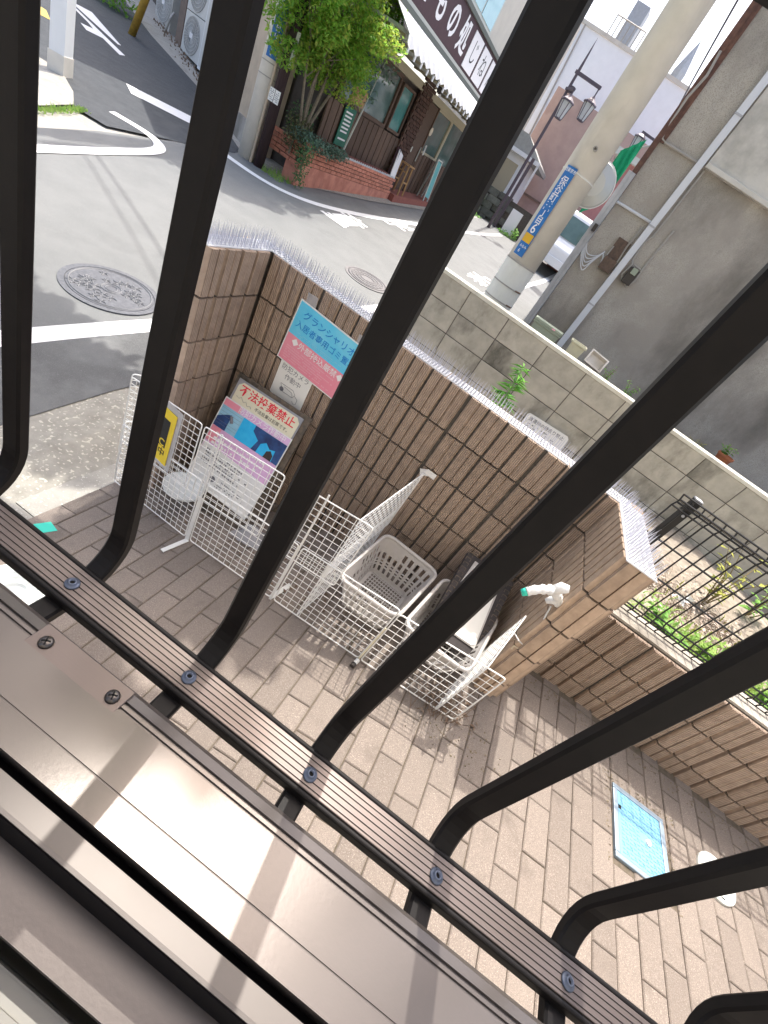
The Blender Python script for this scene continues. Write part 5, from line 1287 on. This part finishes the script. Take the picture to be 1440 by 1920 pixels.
M = frame((-6.0, 7.955, 2.02), (1, .1, 0), (0, 0, 1)); tag(slab(M, -.02, .03, -.10, .12, 0, .003).build('paper_note', 'label_white'), 'taller white paper strip beside the blue sign on the mottled pole', 'note')

# ================================================================ alley: corner building, air conditioners, white post
al = Vector((-.82, .572, 0)); an = Vector((-.572, -.82, 0))        # along and outward
def A(s_, o_, z): p = Vector((-6.38, 8.46, 0))+al*s_+an*o_; return (p.x, p.y, z)
cb = thing('corner_building', 'beige and brown house along the shaded alley', 'building', (-9, 11, 0))
def abox(s0, s1, o0, o1, z0, z1, m, name, par): return MB().add([A(s_, o_, z) for z in (z0, z1) for s_ in (s0, s1) for o_ in (o0, o1)], [(0, 2, 3, 1), (4, 5, 7, 6), (0, 1, 5, 4), (2, 6, 7, 3), (0, 4, 6, 2), (1, 3, 7, 5)]).build(name, m, par)
MB().prism([A(.15, -.1, -.3), A(3.0, -.1, -.3), A(3.0, -1.0, -.3), (-6.25, 9.08, -.3)], (0, 0, 4.3)).build('wall', 'wall_beige', cb)
MB().prism([A(3.0, -.62, -.3), A(16, -.62, -.3), (-22, 24, -.3), (-12.2, 24, -.3), (-12.2, 14.0, -.3), A(3.0, -1.4, -.3)], (0, 0, 6.8)).build('wall', 'wall_dark', cb)
abox(7.6, 8.3, -.62, -.30, -.1, 6.5, 'wall_brown', 'pier', cb)
abox(.10, 3.05, -.1, -.04, -.2, .42, 'grey_mortar', 'plinth', cb)
abox(3.0, 16, -1.4, .0, 6.5, 6.75, 'roof_grey', 'roof', cb)
MB().prism([A(.05, .0, 4.0), A(3.0, .0, 4.0), A(3.0, -1.0, 4.0), (-6.2, 9.1, 4.0)], (0, 0, .18)).build('roof', 'roof_grey', cb)
def ac(label, s0, z0, units, m, w_=.86, h_=.645, fr=.29):
    t = thing('air_conditioner', label, 'air conditioner', A(s0+w_/2, -.3, z0))
    for k in range(units):
        za = z0+(h_+.015)*k; zc_ = za+h_/2
        abox(s0, s0+w_, -.58, -.26, za, za+h_, m, 'casing', t)
        cx = s0+w_*.52; ex = w_/.9
        P = lambda r_, a_, o_: A(cx+r_*ex*math.cos(a_), o_, zc_+r_*math.sin(a_))
        b = MB()
        for q in range(1, 6): b.tube([P(fr*q/5, g_*.3307, -.245) for g_ in range(19)], .005, 4, True)
        for q in range(32): b.tube([P(.05, q*.19635, -.245), P(fr, q*.19635, -.245)], .004, 3)
        stuff(b.build('fan_grille', 'ac_pale', t))
        MB().poly([P(fr*1.02, q*.2618, -.257) for q in range(24)]).build('fan_opening', 'ac_grille', t)
        abox(cx-.07*ex, cx+.07*ex, -.245, -.236, zc_-.05, zc_+.05, 'ink_white', 'badge', t)
    for s_ in (s0+.08, s0+w_-.18): abox(s_, s_+.1, -.58, -.24, z0-.10, z0-.002, 'meter_glass', 'foot', t)
    return t
ac('stacked white air conditioner units with fan grilles in the alley', 5.3, .42, 3, 'ac_pale', 2.0, .80, .36)
t = thing('white_cabinet', 'plain white utility cabinet right of the stacked air conditioners', 'cabinet', A(4.9, -.3, .4)); abox(4.55, 5.27, -.58, -.25, .38, 2.9, 'house_white', 'body', t); abox(4.6, 5.2, -.25, -.244, .44, 2.8, 'ac_pale', 'door', t)
ac('weathered beige air conditioner unit behind the yellow pole guard', 9.0, .50, 1, 'ac_body', 2.3, 1.0, .42)
b = MB(); b.tube([A(8.95, -.2, .5), A(8.8, -.12, .42), A(8.75, -.2, .8), A(8.9, -.3, .95)], .03, 7); tag(b.build('hose', 'ac_body'), 'looped beige hose beside the weathered air conditioner', 'hose')
t = thing('yellow_guard_pole', 'leaning yellow guy wire guard in front of the air conditioner', 'wire guard', (-11.4, 10.7, .26))
b = MB(); b.tube([(-11.42, 10.62, .24), (-10.9, 10.78, 2.2)], .075, 12); b.build('tube', 'yellow_guard', t, smooth=True)
b = MB(); b.tube([(-10.9, 10.78, 2.2), (-9.6, 11.2, 7.5)], .01, 5); b.build('guy_wire', 'cable', t)
shrub('green bush far down the alley beside the air conditioner', [((-13.4, 11.9, .7), (.5, .5, .5)), ((-13.9, 12.2, 1.3), (.6, .6, .5))], 'leaf_b', 500, .08, .16)
b = MB()
for k in range(160):
    s_ = R.uniform(2.9, 9.6); o_ = R.gauss(-.12, .1); p = A(s_, o_, 0); z = rz(p[0], p[1]); l = R.uniform(.02, .07); a_ = R.random()*6.28
    b.add([(p[0], p[1], z), (p[0]+l, p[1], z+.01), (p[0]+l*.4*math.cos(a_), p[1]+l*.4*math.sin(a_), z+l)], [(0, 1, 2)])
stuff(b.build('alley_litter_leaves', 'dry_twig'))
t = thing('white_gate_post', 'square white post on the concrete apron at the mouth of the alley', 'post', (-7.58, 6.05, -.12))
b = MB(); b.add([(x, y, z) for z in (-.2, 3.2) for x, y in ((-7.50, 6.12), (-7.42, 5.93), (-7.56, 5.83), (-7.64, 6.02))], [(3, 2, 1, 0), (4, 5, 6, 7), (0, 1, 5, 4), (1, 2, 6, 5), (2, 3, 7, 6), (3, 0, 4, 7)]); b.build('post', 'house_white', t)
b = MB(); b.add([(x, y, z) for z in (-.2, .10) for x, y in ((-7.494, 6.13), (-7.41, 5.92), (-7.57, 5.82), (-7.65, 6.03))], [(3, 2, 1, 0), (4, 5, 6, 7), (0, 1, 5, 4), (1, 2, 6, 5), (2, 3, 7, 6), (3, 0, 4, 7)]); b.build('post_base', 'pole_concrete', t)
t = thing('boundary_strip', 'low concrete edging behind the white post', 'edging', (-8.5, 5.6, -.1))
b = MB(); b.bar((-7.8, 5.78, -.05), (-10.5, 4.6, -.12), .12, .22); b.build('edging', 'old_concrete', t)
# a neighbour's tree outside the picture on the left shades the road edge
tree('neighbour tree overhanging the road from beyond the left edge', (-4.9, .9, -.65), [(-3.0, 2.6, 3.4), (-2.6, 3.3, 3.8), (-4.3, 1.9, 4.2), (-.9, 2.4, 3.8), (-.7, 3.2, 3.8), (-.8, 1.6, 3.8), (-.8, 2.8, 6.4)], [((-2.65+R.uniform(-.9, .75), 3.85+R.uniform(-.34, .34)+0, 3.6+R.uniform(-.3, .4)), (R.uniform(.25, .5), R.uniform(.2, .34), R.uniform(.12, .25))) for _ in range(30)]+[((R.uniform(-1.25, -.42), R.uniform(1.35, 3.75), 3.75+R.uniform(-.12, .35)), (R.uniform(.16, .3), R.uniform(.16, .3), R.uniform(.10, .2))) for _ in range(34)]+[((R.uniform(-1.0, -.40), R.uniform(2.45, 3.15), 6.4+R.uniform(-.2, .3)), (R.uniform(.14, .24), R.uniform(.14, .24), R.uniform(.10, .16))) for _ in range(9)], 900, .08, .16, ('leaf_a', 'leaf_b'), r0=.09)

# ================================================================ far end of the street
far0 = set(COL.objects)
t = thing('street_lamp', 'dark iron street lamp with two hanging lanterns beyond the shop', 'street lamp', (-2.95, 14, .45))
X0, Y0 = -2.93, 14.0
b = MB(); b.lathe([(.05, .3), (.042, 1.2), (.032, 4.4), (.015, 4.75), (.001, 4.95)], (X0-.06, Y0, 0), 12); b.build('post', 'lamp_iron', t, smooth=True)
b = MB(); b.bar((X0-.12, Y0, 4.34), (X0+.56, Y0+.05, 4.34), .05, .06); b.bar((X0-.1, Y0-.02, 4.02), (X0+.14, Y0-.35, 4.02), .05, .05); b.tube([(X0+.53, Y0+.05, 4.34), (X0+.53, Y0+.05, 4.16)], .015, 6); b.tube([(X0+.14, Y0-.35, 4.02), (X0+.14, Y0-.35, 3.92)], .015, 6); b.box(X0-.06, X0+.08, Y0-.12, Y0-.02, 3.98, 4.1); b.build('arms', 'lamp_iron', t)
def lantern(par, x, y, z):
    b = MB(); b.lathe([(.17, 0), (.16, .03), (.06, .10), (.02, .15)], (x, y, z-.15), 6); ln = b.build('lantern', 'lamp_iron', par)
    b = MB(); b.lathe([(.085, -.30), (.135, -.001)], (x, y, z-.15), 6); b.build('lantern_glass', 'lamp_glass', ln)
    b = MB()
    for q in range(6): a_ = q*1.0472; b.tube([(x+.088*math.cos(a_), y+.088*math.sin(a_), z-.45), (x+.14*math.cos(a_), y+.14*math.sin(a_), z-.15)], .009, 4)
    b.lathe([(.09, -.32), (.09, -.30)], (x, y, z-.15), 6); b.build('lantern_bars', 'lamp_iron', ln)
lantern(t, X0+.53, Y0+.05, 4.18); lantern(t, X0+.14, Y0-.35, 3.94)
EYE = Vector((0, 0, 1.41))
def push(before, k):       # move finished things farther along their bearings, at the size they have there
    for o in [o for o in COL.objects if o not in before and o.parent is None]:
        o.location = EYE+(Vector(o.location)-EYE)*k; o.scale = (k, k, k)
push(far0, 1.40)
t = thing('street_lamp', 'second iron lantern lamp farther along beside the grey building', 'street lamp', (-1.0, 16.5, .6))
b = MB(); b.lathe([(.06, .4), (.04, 4.75), (.015, 5.0)], (-.80, 16.5, 0), 10); b.bar((-.8, 16.5, 4.6), (-1.25, 16.45, 4.6), .05, .05); b.build('post', 'lamp_iron', t)
lantern(t, -1.2, 16.46, 4.62)
far1 = set(COL.objects)
wl = thing('stone_block_wall', 'dark stepped stone retaining wall at the far bend of the street', 'wall', (-4.4, 19, 1))
sb = MB().box(-.23, .23, -.15, .15, -.095, .095).mesh('stone', 'wall_stone')
for j in range(5):
    for i in range(5 if j < 4 else 3):
        o = bpy.data.objects.new('stone', sb); COL.objects.link(o); put(o, wl); o.matrix_basis = Matrix.Translation((-4.95+.475*i+(.2 if j % 2 else 0), 18.6+R.uniform(-.02, .02)+.12*i, 1.0+.2*j+.03*i))
MB().box(-5.3, -2.6, 18.75, 19.6, .4, 1.9).build('fill', 'mortar', wl)
b = MB(); b.bar((-3.75, 18.3, .9), (-3.75, 18.35, 3.1), .09, .09); tag(b.build('gate_post', 'lamp_iron'), 'thin black post in front of the stone retaining wall', 'post')
tag(MB().box(-3.5, -3.1, 18.35, 18.42, 1.05, 1.75).build('placard', 'ink_white'), 'blank white placard in front of the stone retaining wall', 'panel')
shrub('green roadside plants at the foot of the stone retaining wall', [((-4.75, 18.1, 1.0), (.25, .25, .3)), ((-4.85, 18.2, 1.45), (.15, .2, .3)), ((-4.5, 18.0, .95), (.3, .2, .14))], 'weed_leaf', 1500, .05, .11)
shrub('small green plants on the kerb near the blank white panel', [((-3.3, 18.1, .98), (.25, .2, .16)), ((-3.0, 18.2, 1.15), (.15, .15, .2))], 'weed_leaf', 1500, .05, .1)
ph = thing('pink_house', 'pinkish brown rendered house at the far bend', 'house', (-3, 24, 2))
MB().box(-5.4, 1.5, 23.5, 30, .5, 5.75).build('wall', 'house_pink', ph)
b = MB(); b.bar((-5.4, 23.46, 2.45), (-1.5, 23.46, 2.55), .06, .06); b.build('string_course', 'wall_brown', ph)
wh = thing('white_gabled_porch', 'small white house with a grey gabled porch roof beyond the lamp post', 'house', (-4.7, 21, 2))
MB().box(-6.2, -4.35, 20.5, 23, .8, 3.25).build('wall', 'house_white', wh)
b = MB().prism([(-6.3, 20.3, 3.15), (-3.9, 20.3, 3.15), (-3.9, 20.3, 3.27), (-4.7, 20.3, 3.75), (-6.3, 20.3, 3.75)], (0, 2.6, 0)); rf = b.build('roof', 'roof_grey', wh)
MB().bar((-3.88, 20.25, 2.4), (-3.88, 20.25, 3.2), .06, .06).build('porch_post', 'white_paint', wh)
MB().bar((-6.3, 20.26, 3.2), (-3.85, 20.26, 3.2), .1, .12).build('fascia', 'white_paint', wh)
MB().box(-6.0, -4.55, 20.44, 20.5, 1.9, 2.9).build('garage_door', 'frame_cream', wh)
push(far1, 1.14)
bw = thing('white_apartment_block', 'large plain white building rising behind the lanterns', 'building', (-4, 30, 4))
MB().box(-7.5, -.5, 30, 40, .5, 9.1).build('wall', 'house_white', bw)
MB().box(-7.55, -.45, 29.95, 40, 9.1, 9.25).build('parapet', 'render_cream', bw)
b = MB(); b.tube([(-7.2, 29.9, 9.1), (-6.9, 29.9, 4.0)], .04, 6); b.build('drain_pipe', 'conduit', bw)
b = MB()
for i in range(7): b.tube([(-6.2+.25*i, 30.3, 9.25), (-6.2+.25*i, 30.3, 10.0)], .03, 5)
b.tube([(-6.2, 30.3, 10.0), (-4.7, 30.3, 10.0)], .03, 5); b.build('roof_rail', 'conduit', bw)
MB().box(-5.9, -5.2, 31, 31.8, 9.25, 10.9).build('roof_cabinet', 'pipe_grey', bw)
MB().lathe([(.55, 9.25), (.62, 9.9), (.55, 10.5), (.3, 10.8), (.001, 10.95)], (-3.9, 31.5, 0), 16).build('water_tank', 'roof_grey', bw)
b = MB(); b.tube([(-3.9, 31.5, 10.9), (-3.9, 31.5, 11.7)], .02, 5); b.build('aerial', 'conduit', bw)
MB().lathe([(.3, 9.25), (.3, 9.8), (.001, 11.0)], (-2.5, 31.2, 0), 4).build('vent_cap', 'pipe_grey', bw)
bl = thing('narrow_white_house', 'narrow white house with lattice balcony behind the shop', 'house', (-7, 24, 4))
MB().box(-9, -6.35, 22, 26, .5, 7.9).build('wall', 'render_cream', bl)
b = MB()
for i in range(3): b.bar((-6.34, 22.2+.8*i, 5.9), (-6.34, 23.0+.8*i, 7.0), .06, .06); b.bar((-6.34, 23.0+.8*i, 5.9), (-6.34, 22.2+.8*i, 7.0), .06, .06)
b.bar((-6.34, 22.1, 7.0), (-6.34, 25, 7.0), .08, .08); b.bar((-6.34, 22.1, 5.85), (-6.34, 25, 5.85), .08, .08); b.build('balcony_lattice', 'white_paint', bl)
MB().box(-6.345, -6.30, 22.3, 23.4, 3.6, 4.9).build('window', 'trim_pale', bl)
gn = thing('green_net_fence', 'bright green net sheet beside the grey building at the far end of the street', 'net', (-1, 15.5, 3))
b = MB(); n = 16
for i in range(n+1):
    x = -1.40+.40*i/n
    for k in range(9): b.v.append((x, 16+.04*math.sin(i*1.3+k), 2.45+1.55*k/8+.45*i/n))
b.f = [(i*9+k, i*9+k+1, (i+1)*9+k+1, (i+1)*9+k) for i in range(n) for k in range(8)]; b.build('net', 'green_net', gn)
b = MB(); b.tube([(-.82, 16.05, .5), (-.82, 16.05, 4.6)], .035, 6); b.build('pole', 'conduit', gn)
b = MB(); b.tube([(-1.42, 16.05, 4.0), (-.82, 16.05, 4.4)], .02, 6); b.build('top_bar', 'conduit', gn)
rh = thing('red_roofed_house', 'house with reddish wall behind the green net', 'house', (-.5, 21, 3))
MB().box(-1.7, 2, 20.6, 23, .8, 4.6).build('wall', 'red_tile', rh)
MB().box(-1.9, 2.2, 20.4, 23.2, 4.6, 4.8).build('roof', 'trim_pale', rh)
# parked van
cv = thing('white_van', 'small white van parked at the far right side of the street', 'van', (-1.45, 19, .8))
zc = rz(-1.4, 19); x0, x1 = -2.05, -.60
prof = [(17.6, .28), (17.55, .75), (17.75, 1.0), (18.15, 1.78), (18.4, 1.86), (20.7, 1.86), (20.85, 1.75), (20.9, .3)]
b = MB().prism([(x0, y, zc+z) for y, z in prof], (x1-x0, 0, 0)); b.build('body', 'car_white', cv, bevel=.05)
b = MB(); b.poly([(x0+.1, 17.755, zc+1.06), (x1-.1, 17.755, zc+1.06), (x1-.16, 18.09, zc+1.68), (x0+.16, 18.09, zc+1.68)]); b.build('windscreen', 'glass_dark', cv)
b = MB()
for q in ((18.3, 19.1), (19.2, 20.0), (20.1, 20.75)): b.box(x0-.006, x0+.01, q[0], q[1], zc+1.12, zc+1.66)
b.build('side_window', 'glass_dark', cv)
for x in (x0+.18, x1-.18): MB().lathe([(.001, .0), (.10, .0), (.11, -.04)], (x, 17.55, zc+.72), 14, Matrix.Rotation(math.pi/2, 4, 'X')).build('headlight', 'lamp_glass', cv)
MB().box(x0+.02, x1-.02, 17.50, 17.58, zc+.25, zc+.5).build('bumper', 'car_white', cv, bevel=.02)
for x in (x0+.06, x1-.06):
    for y in (18.15, 20.3):
        wh_ = MB().lathe([(.001, -.08), (.2, -.08), (.27, -.07), (.28, 0), (.27, .07), (.2, .08), (.001, .08)], (x, y, zc+.28), 20, Matrix.Rotation(math.pi/2, 4, 'Y')).build('wheel', 'tyre', cv)
        MB().lathe([(.001, -.09), (.16, -.085), (.16, .085), (.001, .09)], (x, y, zc+.28), 16, Matrix.Rotation(math.pi/2, 4, 'Y')).build('rim', 'pipe_grey', wh_)
for x, s_ in ((x0-.09, 1), (x1+.09, 1)): MB().box(x-.07, x+.07, 18.1, 18.18, zc+1.1, zc+1.28).build('mirror', 'car_white', cv, bevel=.02)
# overhead cables
def cablerun(p, q, sag, label, r_=.012):
    P, Q = Vector(p), Vector(q); pts = [P.lerp(Q, i/24)-Vector((0, 0, 4*sag*(i/24)*(1-i/24))) for i in range(25)]
    return tag(MB().tube(pts, r_, 5).build('overhead_cable', 'cable'), label, 'cable', 'overhead cables along the street')
cablerun((-.69, 5.6, 7.2), (-5.74, 8.08, 6.8), .25, 'overhead cable from the thick pole across the street to the wooden pole')
cablerun((-.69, 5.6, 6.6), (-6.02, 8.1, 6.3), .3, 'lower overhead cable from the thick pole to the mottled pole', .016)
cablerun((-.66, 5.6, 6.9), (-.5, 26, 8.2), .5, 'overhead cable running up the street from the thick pole past the grey building', .015)
cablerun((-.75, 5.6, 6.2), (-1.2, 26, 7.0), .5, 'second overhead cable running up the street from the thick pole', .022)
cablerun((-6.0, 8.1, 6.1), (-3.5, -6, 5.6), .35, 'overhead cable along the near side of the street from the mottled pole', .018)
cablerun((-5.74, 8.08, 6.4), (-4.6, -6, 6.0), .35, 'second overhead cable along the near side of the street', .014)
cablerun((-.69, 5.6, 5.9), (-4.2, 14.2, 5.4), .3, 'thin overhead cable from the thick pole towards the shop', .01)
